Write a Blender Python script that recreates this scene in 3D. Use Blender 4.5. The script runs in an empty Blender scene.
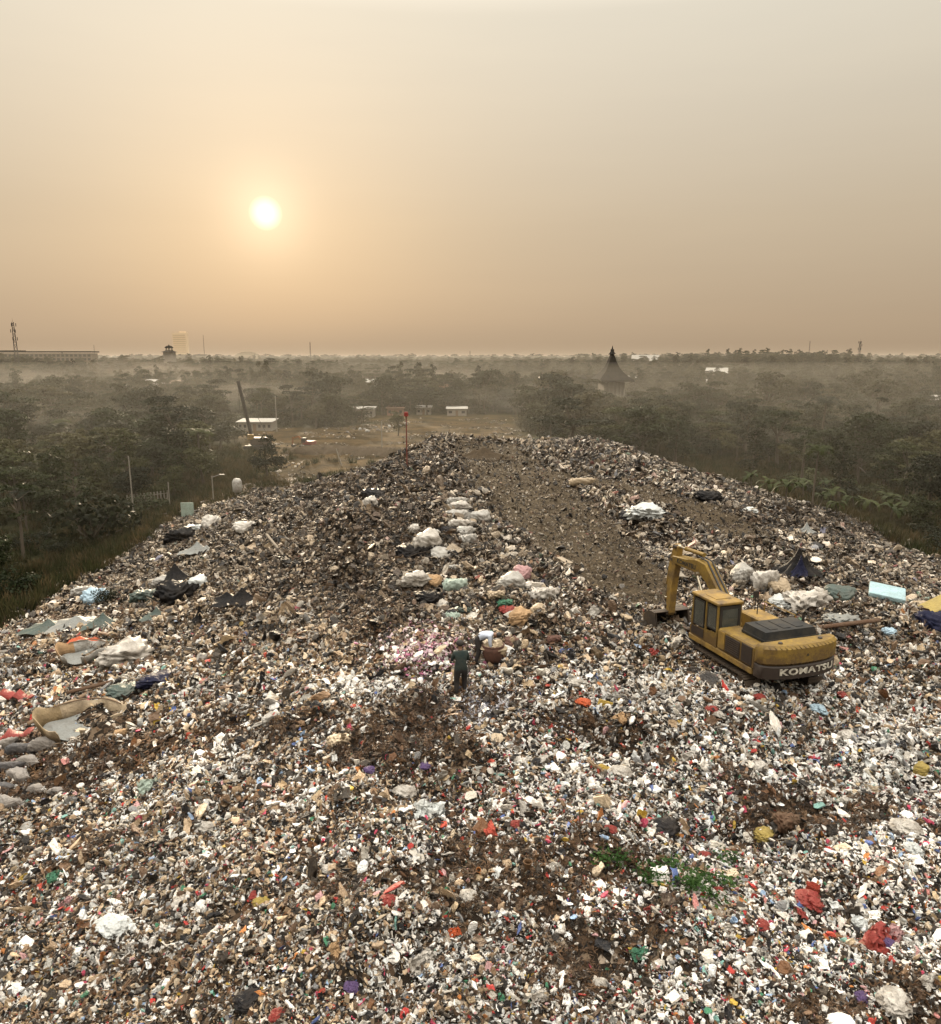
import bpy, bmesh, math, random
import numpy as np
from mathutils import Vector, Matrix, Euler, noise as mnoise

R = math.radians
PI = math.pi
rng = np.random.default_rng(7)
random.seed(7)
scn = bpy.context.scene
COL = scn.collection

# ------------------------------------------------------------------ camera
CAMZ = 22.0
F = 760.0
PITCH = math.atan(154.0 / F)
cam_d = bpy.data.cameras.new('camera')
cam_d.sensor_fit = 'HORIZONTAL'
cam_d.sensor_width = 36.0
cam_d.lens = 36.0 * F / 941.0
cam_d.clip_start = 0.1
cam_d.clip_end = 20000
cam = bpy.data.objects.new('camera', cam_d)
COL.objects.link(cam)
cam.location = (0, 0, CAMZ)
cam.rotation_euler = (R(90) - PITCH, 0, 0)
scn.camera = cam
CP, SP = math.cos(PITCH), math.sin(PITCH)


def proj(x, y, z):
    """world point -> photo pixel (used to choose what kind of litter lies where)"""
    d = z - CAMZ
    dep = y * CP - d * SP
    up = y * SP + d * CP
    dep = np.maximum(dep, 0.01)
    return 470.5 + F * x / dep, 512.0 - F * up / dep


# ------------------------------------------------------------------ noise
def vnoise(x, y, seed=0):
    x = np.asarray(x, dtype=np.float64); y = np.asarray(y, dtype=np.float64)
    xi = np.floor(x).astype(np.int64); yi = np.floor(y).astype(np.int64)
    xf = x - xi; yf = y - yi
    u = xf * xf * (3 - 2 * xf); v = yf * yf * (3 - 2 * yf)

    def h(a, b):
        n = (a * 374761393 + b * 668265263 + seed * 974711) & 0x7fffffff
        n = ((n ^ (n >> 13)) * 1274126177) & 0x7fffffff
        n = (n ^ (n >> 16)) & 0xffff
        return n / 65535.0
    a = h(xi, yi); b = h(xi + 1, yi); c = h(xi, yi + 1); d = h(xi + 1, yi + 1)
    return (a * (1 - u) + b * u) * (1 - v) + (c * (1 - u) + d * u) * v


def fbm(x, y, seed=0, oct=4):
    s = 0; a = .5; t = 0
    for k in range(oct):
        s = s + a * vnoise(x * 2 ** k, y * 2 ** k, seed + k * 17); t += a; a *= .5
    return s / t


def sm(a, b, t):
    t = np.clip((t - a) / (b - a), 0, 1)
    return t * t * (3 - 2 * t)


# ------------------------------------------------------------------ terrain
def plain(x, y):
    """the land around the tip: flat, rising slowly to low hills far away"""
    r = np.sqrt(np.asarray(x, float) ** 2 + np.asarray(y, float) ** 2)
    z = 12.0 * sm(350, 2600, r) + 9.0 * (fbm(x / 190, y / 190, 5, 3) - .5) * sm(320, 620, r)
    # wooded hill to the right
    z = z + 15 * np.exp(-((np.asarray(x) - 330) / 190) ** 2 - ((np.asarray(y) - 900) / 260) ** 2)
    z = z + 10 * np.exp(-((np.asarray(x) + 640) / 300) ** 2 - ((np.asarray(y) - 760) / 200) ** 2)
    return z


def mound(x, y):
    x = np.asarray(x, float); y = np.asarray(y, float)
    ex = 2.4 * (fbm(y / 16, x / 40, 11, 3) - .5) * 2
    tl = np.clip((-x - 2 + ex) / 41, 0, 1)
    zl = 12 * (1 - tl) ** 1.12
    tr = np.clip((x - 15 + ex) / 39, 0, 1)
    zr = 12 * (1 - tr) ** 1.15 * (1 - .0 * tr)
    z = np.where(x < 0, zl, zr)
    z = z * (1 - sm(88, 146 + .35 * np.clip(x, 0, 60), y))
    # long heap left of the haul road, and shoulders
    c = -6.5 + 1.6 * np.sin(y / 13)
    z = z + 1.5 * np.exp(-((x - c) / 4.2) ** 2) * sm(34, 48, y) * (1 - sm(90, 108, y)) * (.6 + .8 * fbm(x / 4, y / 6, 3, 2))
    z = z + 0.9 * np.exp(-((x - 14 - .08 * y) / 3.2) ** 2) * sm(30, 46, y) * (1 - sm(95, 120, y)) * fbm(x / 3, y / 5, 8, 2)
    return z


def _gm(px, py):
    u = (px - 470.5) / F; v = (512.0 - py) / F
    d = np.array([u, CP + v * SP, -SP + v * CP]); ts = np.geomspace(8, 400, 4000)
    P = d[None, :] * ts[:, None] + np.array([0, 0, CAMZ])
    k = int(np.argmax(mound(P[:, 0], P[:, 1]) > P[:, 2]))
    return P[k, 0], P[k, 1]


# centre lines of the haul tracks, read off the photograph onto the ground (x, y, half width in metres)
TRACKS = [[(*_gm(a, b), w_ * 1.22) for a, b, w_ in [(488, 447, 3.2), (500, 462, 3.4), (522, 482, 3.3), (550, 510, 3.0), (582, 542, 2.5), (612, 570, 1.9), (640, 598, 1.2)]],
          [(*_gm(a, b), w_ * 1.0) for a, b, w_ in [(560, 474, 1.8), (620, 487, 1.9), (690, 508, 1.9), (755, 535, 1.7), (810, 558, 1.6), (868, 578, 1.3), (935, 598, .7)]]]


def track_mask(x, y):
    x = np.asarray(x, float); y = np.asarray(y, float)
    m = np.zeros_like(x)
    for tr in TRACKS:
        for (x0, y0, w0), (x1, y1, w1) in zip(tr[:-1], tr[1:]):
            dx, dy = x1 - x0, y1 - y0
            t = np.clip(((x - x0) * dx + (y - y0) * dy) / (dx * dx + dy * dy), 0, 1)
            d = np.hypot(x - x0 - t * dx, y - y0 - t * dy)
            w = w0 + (w1 - w0) * t
            w = w * (.8 + .5 * fbm(x / 2.5, y / 2.5, 31, 3))
            m = np.maximum(m, 1 - sm(w * .75, w * 1.15, d))
    return m


def T(x, y):
    x = np.asarray(x, float); y = np.asarray(y, float)
    m = mound(x, y)
    on = sm(0.02, 1.0, m)
    rough = (fbm(x / 5.5, y / 5.5, 21, 3) - .5) * 1.3 + (fbm(x / 1.5, y / 1.5, 22, 3) - .5) * .85
    rough = rough + (np.abs(fbm(x / 3.2, y / 3.2, 24, 3) - .5) * -1.2 + .2)
    rough = rough * (1 - .85 * track_mask(x, y)) * on
    # firm pad the excavator stands on
    pad = np.exp(-(((x - 8.4) / 3.2) ** 2 + ((y - 23) / 3.6) ** 2) ** 2)
    z = m + rough
    return z * (1 - pad) + pad * (12.38 + .5 * rough)


def TP(x, y):
    return np.maximum(T(x, y), plain(x, y))


def G(px, py, up=0.0):
    """pixel of the photograph -> point on the ground"""
    u = (px - 470.5) / F; v = (512.0 - py) / F
    d = np.array([u, CP + v * SP, -SP + v * CP])
    ts = np.geomspace(7, 6000, 6000)
    P = d[None, :] * ts[:, None] + np.array([0, 0, CAMZ])
    h = TP(P[:, 0], P[:, 1]) - P[:, 2]
    k = int(np.argmax(h > 0))
    if h[k] <= 0:
        k = len(ts) - 1
    return Vector((P[k, 0], P[k, 1], P[k, 2] + up))


def ppm(p):
    """photo pixels per metre at a point"""
    return F / (p[1] * CP - (p[2] - CAMZ) * SP)


def ground(x, y):
    return float(TP(np.array([x]), np.array([y]))[0])


# ------------------------------------------------------------------ materials
def mat_new(name):
    m = bpy.data.materials.new(name); m.use_nodes = True
    nt = m.node_tree; nt.nodes.clear()
    out = nt.nodes.new('ShaderNodeOutputMaterial')
    return m, nt, out


def mixrgb(nt, fac, a, b, mode='MIX'):
    n = nt.nodes.new('ShaderNodeMix'); n.data_type = 'RGBA'; n.blend_type = mode
    for s, v in ((n.inputs[0], fac), (n.inputs[6], a), (n.inputs[7], b)):
        if isinstance(v, bpy.types.NodeSocket): nt.links.new(v, s)
        elif v is not None: s.default_value = v if not isinstance(v, tuple) else (*v[:3], 1)
    return n.outputs[2]


def math_n(nt, op, a, b=None, c=None, clamp=False):
    n = nt.nodes.new('ShaderNodeMath'); n.operation = op; n.use_clamp = clamp
    for i, v in enumerate((a, b, c)):
        if v is None: continue
        if isinstance(v, bpy.types.NodeSocket): nt.links.new(v, n.inputs[i])
        else: n.inputs[i].default_value = v
    return n.outputs[0]


def noise_n(nt, scale, detail=4, rough=.6, coord='Object', dist=0):
    tc = nt.nodes.new('ShaderNodeTexCoord')
    n = nt.nodes.new('ShaderNodeTexNoise'); n.inputs['Scale'].default_value = scale
    n.inputs['Detail'].default_value = detail; n.inputs['Roughness'].default_value = rough
    n.inputs['Distortion'].default_value = dist
    nt.links.new(tc.outputs[coord], n.inputs['Vector'])
    return n.outputs['Fac']


def ramp_n(nt, fac, stops, interp='LINEAR'):
    n = nt.nodes.new('ShaderNodeValToRGB'); cr = n.color_ramp; cr.interpolation = interp
    while len(cr.elements) < len(stops): cr.elements.new(.5)
    for e, (p, c) in zip(cr.elements, stops):
        e.position = p; e.color = (*c[:3], 1)
    nt.links.new(fac, n.inputs[0])
    return n.outputs[0]


def bump_n(nt, h, strength=.5, dist=.02):
    b = nt.nodes.new('ShaderNodeBump'); b.inputs['Strength'].default_value = strength
    b.inputs['Distance'].default_value = dist
    nt.links.new(h, b.inputs['Height'])
    return b.outputs[0]


def simple_mat(name, col, rough=.6, dirt=.35, dirt_col=(.09, .065, .04), scale=3., metal=0., bump=.3, bscale=12, bdist=.01, coord='Object', spec=.4, trans=0.0):
    m, nt, out = mat_new(name)
    p = nt.nodes.new('ShaderNodeBsdfPrincipled')
    n1 = noise_n(nt, scale, 6, .65, coord)
    f = math_n(nt, 'MULTIPLY', math_n(nt, 'SUBTRACT', n1, .38), 3.2, clamp=True)
    f = math_n(nt, 'MULTIPLY', f, dirt)
    c = mixrgb(nt, f, col, dirt_col)
    n2 = noise_n(nt, scale * 7, 4, .6, coord)
    c = mixrgb(nt, .35, c, ramp_n(nt, n2, [(.3, (.35, .35, .35)), (.7, (1, 1, 1))]), 'MULTIPLY')
    nt.links.new(c, p.inputs['Base Color'])
    p.inputs['Roughness'].default_value = rough; p.inputs['Metallic'].default_value = metal
    p.inputs['Specular IOR Level'].default_value = spec
    if bump:
        n3 = noise_n(nt, bscale, 5, .6, coord)
        nt.links.new(bump_n(nt, n3, bump, bdist), p.inputs['Normal'])
    sh = p.outputs[0]
    if trans:
        t = nt.nodes.new('ShaderNodeBsdfTranslucent'); nt.links.new(c, t.inputs[0])
        mx = nt.nodes.new('ShaderNodeMixShader'); mx.inputs[0].default_value = trans
        nt.links.new(sh, mx.inputs[1]); nt.links.new(t.outputs[0], mx.inputs[2]); sh = mx.outputs[0]
    nt.links.new(sh, out.inputs[0])
    return m


def litter_mat(name):
    m, nt, out = mat_new(name)
    at = nt.nodes.new('ShaderNodeAttribute'); at.attribute_type = 'INSTANCER'; at.attribute_name = 'col'
    p = nt.nodes.new('ShaderNodeBsdfPrincipled')
    n = noise_n(nt, 2.2, 4, .7)
    c = mixrgb(nt, math_n(nt, 'MULTIPLY', math_n(nt, 'SUBTRACT', n, .5), 4, clamp=True), at.outputs[0], (.10, .075, .05))
    c = mixrgb(nt, .45, c, at.outputs[0])
    c2 = mixrgb(nt, .7, c, ramp_n(nt, noise_n(nt, 5, 3, .6), [(.32, (.45, .44, .42)), (.55, (1, 1, 1))]), 'MULTIPLY')
    nt.links.new(c2, p.inputs['Base Color'])
    p.inputs['Roughness'].default_value = .5; p.inputs['Specular IOR Level'].default_value = .35
    nt.links.new(bump_n(nt, noise_n(nt, 4, 3, .6), .6, .15), p.inputs['Normal'])
    t = nt.nodes.new('ShaderNodeBsdfTranslucent'); nt.links.new(c2, t.inputs[0])
    mx = nt.nodes.new('ShaderNodeMixShader'); mx.inputs[0].default_value = .14
    nt.links.new(p.outputs[0], mx.inputs[1]); nt.links.new(t.outputs[0], mx.inputs[2])
    nt.links.new(mx.outputs[0], out.inputs[0])
    return m


def leaf_mat(name, stops, trans=.25):
    m, nt, out = mat_new(name)
    oi = nt.nodes.new('ShaderNodeObjectInfo')
    base = ramp_n(nt, oi.outputs['Random'], stops)
    n = noise_n(nt, .9, 3, .6)
    c = mixrgb(nt, .8, base, ramp_n(nt, n, [(.35, (.4, .4, .4)), (.65, (1.25, 1.25, 1.15))]), 'MULTIPLY')
    d = nt.nodes.new('ShaderNodeBsdfPrincipled'); d.inputs['Roughness'].default_value = .6
    d.inputs['Specular IOR Level'].default_value = .08
    nt.links.new(c, d.inputs['Base Color'])
    t = nt.nodes.new('ShaderNodeBsdfTranslucent'); nt.links.new(c, t.inputs[0])
    mx = nt.nodes.new('ShaderNodeMixShader'); mx.inputs[0].default_value = trans
    nt.links.new(d.outputs[0], mx.inputs[1]); nt.links.new(t.outputs[0], mx.inputs[2])
    nt.links.new(mx.outputs[0], out.inputs[0])
    return m


M = {}
M['litter'] = litter_mat('litter')
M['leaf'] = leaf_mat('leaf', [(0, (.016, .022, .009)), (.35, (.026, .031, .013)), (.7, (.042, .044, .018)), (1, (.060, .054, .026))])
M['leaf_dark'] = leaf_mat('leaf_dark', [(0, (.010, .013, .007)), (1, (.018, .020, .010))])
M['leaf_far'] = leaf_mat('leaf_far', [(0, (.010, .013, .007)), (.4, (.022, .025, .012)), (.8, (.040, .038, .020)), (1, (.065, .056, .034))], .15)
M['leaf_banana'] = leaf_mat('leaf_banana', [(0, (.022, .032, .010)), (1, (.045, .052, .018))])
M['grass'] = leaf_mat('grass', [(0, (.025, .032, .012)), (.5, (.05, .045, .022)), (1, (.09, .065, .035))])
M['fresh_leaf'] = leaf_mat('fresh_leaf', [(0, (.025, .06, .015)), (1, (.045, .095, .025))])
M['mud'] = simple_mat('dark_mud', (.045, .034, .023), .95, .5, bump=.8, bscale=3, bdist=.1, spec=.05)
M['bark'] = simple_mat('bark', (.07, .055, .04), .85, .4, scale=2, bump=.6, bscale=6, bdist=.03)
M['yellow'] = None


def worn_yellow():
    m, nt, out = mat_new('worn_yellow_paint')
    p = nt.nodes.new('ShaderNodeBsdfPrincipled')
    big = noise_n(nt, .9, 8, .72); fine = noise_n(nt, 6, 6, .75); spat = noise_n(nt, 22, 4, .7)
    tc = nt.nodes.new('ShaderNodeTexCoord'); sp = nt.nodes.new('ShaderNodeSeparateXYZ'); nt.links.new(tc.outputs['Object'], sp.inputs[0])
    low = math_n(nt, 'MULTIPLY', math_n(nt, 'SUBTRACT', 2.1, sp.outputs[2]), .30, clamp=True)
    c = mixrgb(nt, big, (.29, .185, .026), (.17, .11, .024))
    f = math_n(nt, 'MULTIPLY', math_n(nt, 'SUBTRACT', math_n(nt, 'ADD', math_n(nt, 'ADD', math_n(nt, 'MULTIPLY', big, .6), math_n(nt, 'MULTIPLY', fine, .6)), low), .41), 3.2, clamp=True)
    c = mixrgb(nt, math_n(nt, 'MULTIPLY', f, .85), c, (.070, .043, .022))
    f2 = math_n(nt, 'MULTIPLY', math_n(nt, 'SUBTRACT', spat, .60), 9, clamp=True)
    c = mixrgb(nt, math_n(nt, 'MULTIPLY', f2, .7), c, (.035, .024, .014))
    nt.links.new(c, p.inputs['Base Color']); p.inputs['Roughness'].default_value = .6; p.inputs['Specular IOR Level'].default_value = .25
    nt.links.new(bump_n(nt, fine, .25, .01), p.inputs['Normal']); nt.links.new(p.outputs[0], out.inputs[0])
    return m


M['yellow'] = worn_yellow()
M['yellow_dirty'] = simple_mat('muddy_yellow_paint', (.26, .16, .032), .65, 1.0, (.07, .045, .026), 1.6, bump=.3)
M['dark_band'] = simple_mat('dark_brown_paint', (.022, .015, .012), .55, .4, (.06, .04, .025), 2)
M['mud_metal'] = simple_mat('muddy_steel', (.05, .04, .032), .6, .7, (.10, .07, .045), 2.5, metal=.3, bump=.6, bdist=.02)
M['black_rubber'] = simple_mat('black_rubber', (.018, .018, .018), .6, .5, (.06, .05, .04), 3)
M['hood'] = simple_mat('dusty_black_hood', (.014, .015, .016), .6, .6, (.06, .05, .036), 1.6, spec=.2)
M['chrome'] = simple_mat('cylinder_rod', (.5, .45, .35), .3, .4, metal=.9, bump=0)
M['letter_white'] = simple_mat('white_letters', (.55, .52, .44), .7, .85, (.05, .035, .022), scale=7, bump=0)
M['letter_black'] = simple_mat('black_letters', (.02, .018, .014), .6, .1, scale=5, bump=0)
M['steel_dark'] = simple_mat('dark_steel', (.03, .028, .027), .6, .3, metal=.4, bump=.1)
M['steel_grey'] = simple_mat('grey_steel', (.2, .19, .18), .5, .3, metal=.5, bump=.1)
M['wood'] = simple_mat('weathered_wood', (.17, .11, .065), .8, .4, scale=3, bump=.4)
M['concrete'] = simple_mat('concrete', (.32, .29, .25), .8, .4, (.12, .1, .08), 1, coord='Object')
M['wall_pale'] = simple_mat('pale_wall', (.22, .195, .16), .8, .3, (.15, .12, .1), .4)
M['wall_brick'] = simple_mat('brick_wall', (.22, .12, .08), .8, .3, scale=.6)
M['roof_white'] = simple_mat('white_sheet_roof', (.36, .34, .30), .9, .2, scale=.5, spec=.03)
M['roof_rust'] = simple_mat('rusty_roof', (.16, .10, .07), .7, .4, scale=.5, spec=.03)
M['roof_grey'] = simple_mat('dark_tiled_roof', (.012, .012, .012), .95, .3, scale=.5, spec=.03)
M['window_dark'] = simple_mat('dark_window', (.03, .032, .035), .2, .1, bump=0)
M['skin'] = simple_mat('skin', (.20, .11, .07), .55, .1, bump=0)
M['hair'] = simple_mat('black_hair', (.012, .010, .009), .6, .05, bump=.3)
M['cloth_green'] = simple_mat('dark_green_cloth', (.010, .022, .021), .85, .2, scale=5, bump=.5, bdist=.02)
M['cloth_black'] = simple_mat('black_cloth', (.014, .013, .014), .85, .2, scale=5, bump=.5, bdist=.02)
M['cloth_blue'] = simple_mat('pale_blue_cloth', (.38, .42, .50), .8, .15, scale=4, bump=.5, bdist=.02)
M['basket'] = simple_mat('brown_woven', (.10, .045, .03), .8, .5, (.03, .02, .015), 8, bump=.8, bscale=25, bdist=.02)


def glass_mat():
    m, nt, out = mat_new('dusty_cab_glass')
    p = nt.nodes.new('ShaderNodeBsdfPrincipled')
    c = mixrgb(nt, noise_n(nt, 2, 4), (.02, .025, .025), (.12, .12, .10))
    nt.links.new(c, p.inputs['Base Color'])
    p.inputs['Roughness'].default_value = .15; p.inputs['Alpha'].default_value = .8
    nt.links.new(p.outputs[0], out.inputs[0])
    return m


M['glass'] = glass_mat()


def cloth_mat(name, col, dirt=.3, rough=.5, trans=.15, scale=2., bump=.9, bscale=7, bdist=.07):
    M[name] = simple_mat(name, col, rough, dirt, (.12, .09, .06), scale, bump=bump, bscale=bscale, bdist=bdist, trans=trans, spec=.06 if max(col) < .06 else .3)


cloth_mat('bag_white', (.56, .53, .48), .9)
cloth_mat('bag_grey', (.42, .41, .38), .75)
cloth_mat('bag_clear', (.60, .63, .62), .35, .3)
cloth_mat('bag_black', (.02, .02, .022), .25, .35, .03)
cloth_mat('bag_green', (.06, .20, .12), .3)
cloth_mat('bag_pale_green', (.34, .42, .36), .35)
cloth_mat('bag_red', (.26, .035, .028), .25)
cloth_mat('bag_pink', (.42, .24, .24), .25)
cloth_mat('bag_blue', (.10, .16, .42), .25)
cloth_mat('bag_pale_blue', (.38, .52, .62), .3)
cloth_mat('bag_yellow', (.36, .27, .07), .3)
cloth_mat('bag_orange', (.50, .09, .025), .25)
cloth_mat('bag_tan', (.42, .33, .22), .45)
cloth_mat('card', (.36, .23, .12), .4, .85, 0)
cloth_mat('bag_purple', (.10, .06, .16), .2)
cloth_mat('rim', (.30, .22, .12), .4)
cloth_mat('tarp_black', (.007, .007, .008), .12, .45, .03)
cloth_mat('tarp_green', (.045, .07, .062), .35, .5, .05)
cloth_mat('tarp_blue', (.012, .014, .035), .1, .45, .05)
cloth_mat('tarp_grey', (.22, .23, .22), .4)
cloth_mat('foam_blue', (.33, .48, .52), .35, .8, 0)
cloth_mat('stone_sack', (.26, .24, .22), .4, .8, .05)
cloth_mat('stone_sack_dark', (.08, .08, .085), .3, .8, .03)
cloth_mat('organic', (.07, .035, .018), .5, .9, 0)


def landfill_mat():
    m, nt, out = mat_new('compacted_rubbish_soil')
    at = nt.nodes.new('ShaderNodeAttribute'); at.attribute_name = 'track'
    p = nt.nodes.new('ShaderNodeBsdfPrincipled')
    tc = nt.nodes.new('ShaderNodeTexCoord')
    cols = None
    for sc in (3.2, 1.3):
        v = nt.nodes.new('ShaderNodeTexVoronoi'); v.inputs['Scale'].default_value = sc * 2
        nt.links.new(tc.outputs['Object'], v.inputs['Vector'])
        sep = nt.nodes.new('ShaderNodeSeparateColor'); nt.links.new(v.outputs['Color'], sep.inputs[0])
        r = ramp_n(nt, sep.outputs[0], [(0, (.02, .015, .011)), (.45, (.06, .04, .026)), (.7, (.13, .095, .065)), (.86, (.26, .21, .16)), (.95, (.5, .47, .42))], 'CONSTANT')
        cols = r if cols is None else mixrgb(nt, math_n(nt, 'GREATER_THAN', noise_n(nt, 1.5, 3), .52), cols, r)
    dirt = ramp_n(nt, noise_n(nt, .35, 8, .7), [(.3, (.034, .026, .017)), (.55, (.058, .046, .031)), (.75, (.088, .070, .049))])
    sp = ramp_n(nt, noise_n(nt, 9, 4, .8), [(.35, (.45, .45, .45)), (.58, (1.15, 1.1, 1.05)), (.68, (3.0, 2.8, 2.5))])
    dirt = mixrgb(nt, .9, dirt, sp, 'MULTIPLY')
    c = mixrgb(nt, at.outputs['Fac'], cols, dirt)
    nt.links.new(c, p.inputs['Base Color']); p.inputs['Roughness'].default_value = .9; p.inputs['Specular IOR Level'].default_value = .04
    nt.links.new(bump_n(nt, noise_n(nt, 3, 8, .7), 1, .2), p.inputs['Normal'])
    nt.links.new(p.outputs[0], out.inputs[0])
    return m


def ground_mat():
    m, nt, out = mat_new('ground_soil_and_scrub')
    at = nt.nodes.new('ShaderNodeAttribute'); at.attribute_name = 'bare'
    p = nt.nodes.new('ShaderNodeBsdfPrincipled')
    g = ramp_n(nt, noise_n(nt, .08, 8, .7), [(.3, (.014, .015, .008)), (.55, (.026, .027, .013)), (.75, (.05, .042, .024))])
    d = ramp_n(nt, noise_n(nt, .11, 10, .75), [(.35, (.014, .011, .005)), (.46, (.032, .022, .010)), (.54, (.058, .038, .017)), (.66, (.10, .066, .032))])
    fine = ramp_n(nt, noise_n(nt, 1.2, 6, .8), [(.3, (.5, .5, .5)), (.7, (1.2, 1.2, 1.2))])
    c = mixrgb(nt, at.outputs['Fac'], g, d)
    c = mixrgb(nt, .8, c, fine, 'MULTIPLY')
    nt.links.new(c, p.inputs['Base Color']); p.inputs['Roughness'].default_value = .95; p.inputs['Specular IOR Level'].default_value = .02
    nt.links.new(bump_n(nt, noise_n(nt, 1.0, 8, .7), 1, .4), p.inputs['Normal'])
    nt.links.new(p.outputs[0], out.inputs[0])
    return m


# ------------------------------------------------------------------ helpers for objects
def tag(o, label=None, cat=None, group=None, kind=None):
    if label: o['label'] = label
    if cat: o['category'] = cat
    if group: o['group'] = group
    if kind: o['kind'] = kind
    return o


def empty(name, loc, rz=0):
    o = bpy.data.objects.new(name, None); COL.objects.link(o)
    o.location = loc; o.rotation_euler = (0, 0, rz); o.empty_display_size = .3
    return o


def mesh_np(name, V, Fc, mats=None, smooth=False, midx=None):
    me = bpy.data.meshes.new(name)
    me.from_pydata([tuple(v) for v in V], [], [tuple(f) for f in Fc])
    for m in (mats or []): me.materials.append(m)
    if midx is not None: me.polygons.foreach_set('material_index', np.asarray(midx, dtype=np.int32))
    if smooth: me.polygons.foreach_set('use_smooth', np.ones(len(me.polygons), bool))
    me.update()
    return me


def link(name, me, parent=None, loc=None):
    o = bpy.data.objects.new(name, me); COL.objects.link(o)
    if parent: o.parent = parent
    if loc is not None: o.location = loc
    return o


class MB:
    def __init__(s): s.bm = bmesh.new()

    def _add(s, verts, M4):
        bmesh.ops.transform(s.bm, matrix=M4, verts=verts)

    def box(s, c, size, rot=(0, 0, 0), bevel=0.0, seg=1):
        r = bmesh.ops.create_cube(s.bm, size=1.0)
        vs = r['verts']
        M4 = Matrix.Translation(c) @ Euler(rot).to_matrix().to_4x4() @ Matrix.Diagonal((*size, 1))
        s._add(vs, M4)
        if bevel:
            es = list({e for v in vs for e in v.link_edges})
            bmesh.ops.bevel(s.bm, geom=es, offset=bevel, segments=seg, affect='EDGES', profile=.6)
        return s

    def prism(s, pts, axis, a, b, bevel=0.0):
        """polygon pts (2-D) extruded along axis ('x','y','z') from a to b"""
        def P(p, t):
            return {'x': (t, p[0], p[1]), 'y': (p[0], t, p[1]), 'z': (p[0], p[1], t)}[axis]
        v0 = [s.bm.verts.new(P(p, a)) for p in pts]; v1 = [s.bm.verts.new(P(p, b)) for p in pts]
        n = len(pts); fs = []
        fs.append(s.bm.faces.new(v0)); fs.append(s.bm.faces.new(list(reversed(v1))))
        for i in range(n):
            fs.append(s.bm.faces.new((v0[i], v1[i], v1[(i + 1) % n], v0[(i + 1) % n])))
        bmesh.ops.recalc_face_normals(s.bm, faces=fs)
        if bevel:
            es = list({e for v in v0 + v1 for e in v.link_edges})
            bmesh.ops.bevel(s.bm, geom=es, offset=bevel, segments=1, affect='EDGES')
        return s

    def tube(s, p0, p1, r0, r1=None, n=10, caps=True):
        r1 = r0 if r1 is None else r1
        p0 = Vector(p0); p1 = Vector(p1); d = p1 - p0
        q = d.to_track_quat('Z', 'Y').to_matrix().to_4x4()
        r = bmesh.ops.create_cone(s.bm, cap_ends=caps, segments=n, radius1=r0, radius2=max(r1, 1e-4), depth=d.length)
        s._add(r['verts'], Matrix.Translation((p0 + p1) / 2) @ q)
        return s

    def path(s, pts, r, n=8):
        for a, b in zip(pts[:-1], pts[1:]): s.tube(a, b, r, r, n)
        return s

    def lathe(s, prof, n=16, c=(0, 0, 0), sx=1, sy=1):
        rings = []
        for (r, z) in prof:
            rings.append([s.bm.verts.new((c[0] + sx * r * math.cos(2 * PI * i / n), c[1] + sy * r * math.sin(2 * PI * i / n), c[2] + z)) for i in range(n)])
        for a, b in zip(rings[:-1], rings[1:]):
            for i in range(n): s.bm.faces.new((a[i], a[(i + 1) % n], b[(i + 1) % n], b[i]))
        s.bm.faces.new(list(reversed(rings[0]))); s.bm.faces.new(rings[-1])
        return s

    def sphere(s, c, r, sub=2, sc=(1, 1, 1)):
        q = bmesh.ops.create_icosphere(s.bm, subdivisions=sub, radius=r)
        s._add(q['verts'], Matrix.Translation(c) @ Matrix.Diagonal((*sc, 1)))
        return s

    def mesh(s, name, mat, smooth=False):
        me = bpy.data.meshes.new(name); s.bm.to_mesh(me); s.bm.free()
        for m in (mat if isinstance(mat, (list, tuple)) else [mat]): me.materials.append(m)
        if smooth: me.polygons.foreach_set('use_smooth', np.ones(len(me.polygons), bool))
        return me

    def build(s, name, mat, parent=None, smooth=False, loc=None):
        return link(name, s.mesh(name, mat, smooth), parent, loc)


def smooth_by_angle(me, ang=35):
    try:
        me.polygons.foreach_set('use_smooth', np.ones(len(me.polygons), bool))
        me.set_sharp_from_angle(angle=R(ang))
    except Exception:
        pass


# ------------------------------------------------------------------ world, sun
SUN_EL, SUN_AZ = R(9.7), R(-14.3)
SD = Vector((math.sin(SUN_AZ) * math.cos(SUN_EL), math.cos(SUN_AZ) * math.cos(SUN_EL), math.sin(SUN_EL)))
w = bpy.data.worlds.new('World'); scn.world = w; w.use_nodes = True
nt = w.node_tree; nt.nodes.clear()
out = nt.nodes.new('ShaderNodeOutputWorld')
sky = nt.nodes.new('ShaderNodeTexSky'); sky.sky_type = 'NISHITA'; sky.sun_disc = False
sky.sun_elevation = SUN_EL; sky.sun_rotation = SUN_AZ
sky.dust_density = 6; sky.air_density = 1.5
bg1 = nt.nodes.new('ShaderNodeBackground'); nt.links.new(sky.outputs[0], bg1.inputs[0]); bg1.inputs[1].default_value = .0035
tc = nt.nodes.new('ShaderNodeTexCoord')
nrm = nt.nodes.new('ShaderNodeVectorMath'); nrm.operation = 'NORMALIZE'; nt.links.new(tc.outputs['Generated'], nrm.inputs[0])
sep = nt.nodes.new('ShaderNodeSeparateXYZ'); nt.links.new(nrm.outputs[0], sep.inputs[0])
dot = nt.nodes.new('ShaderNodeVectorMath'); dot.operation = 'DOT_PRODUCT'
nt.links.new(nrm.outputs[0], dot.inputs[0]); dot.inputs[1].default_value = SD
dotv = dot.outputs['Value']
el = math_n(nt, 'MULTIPLY', sep.outputs[2], 1.0)
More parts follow.
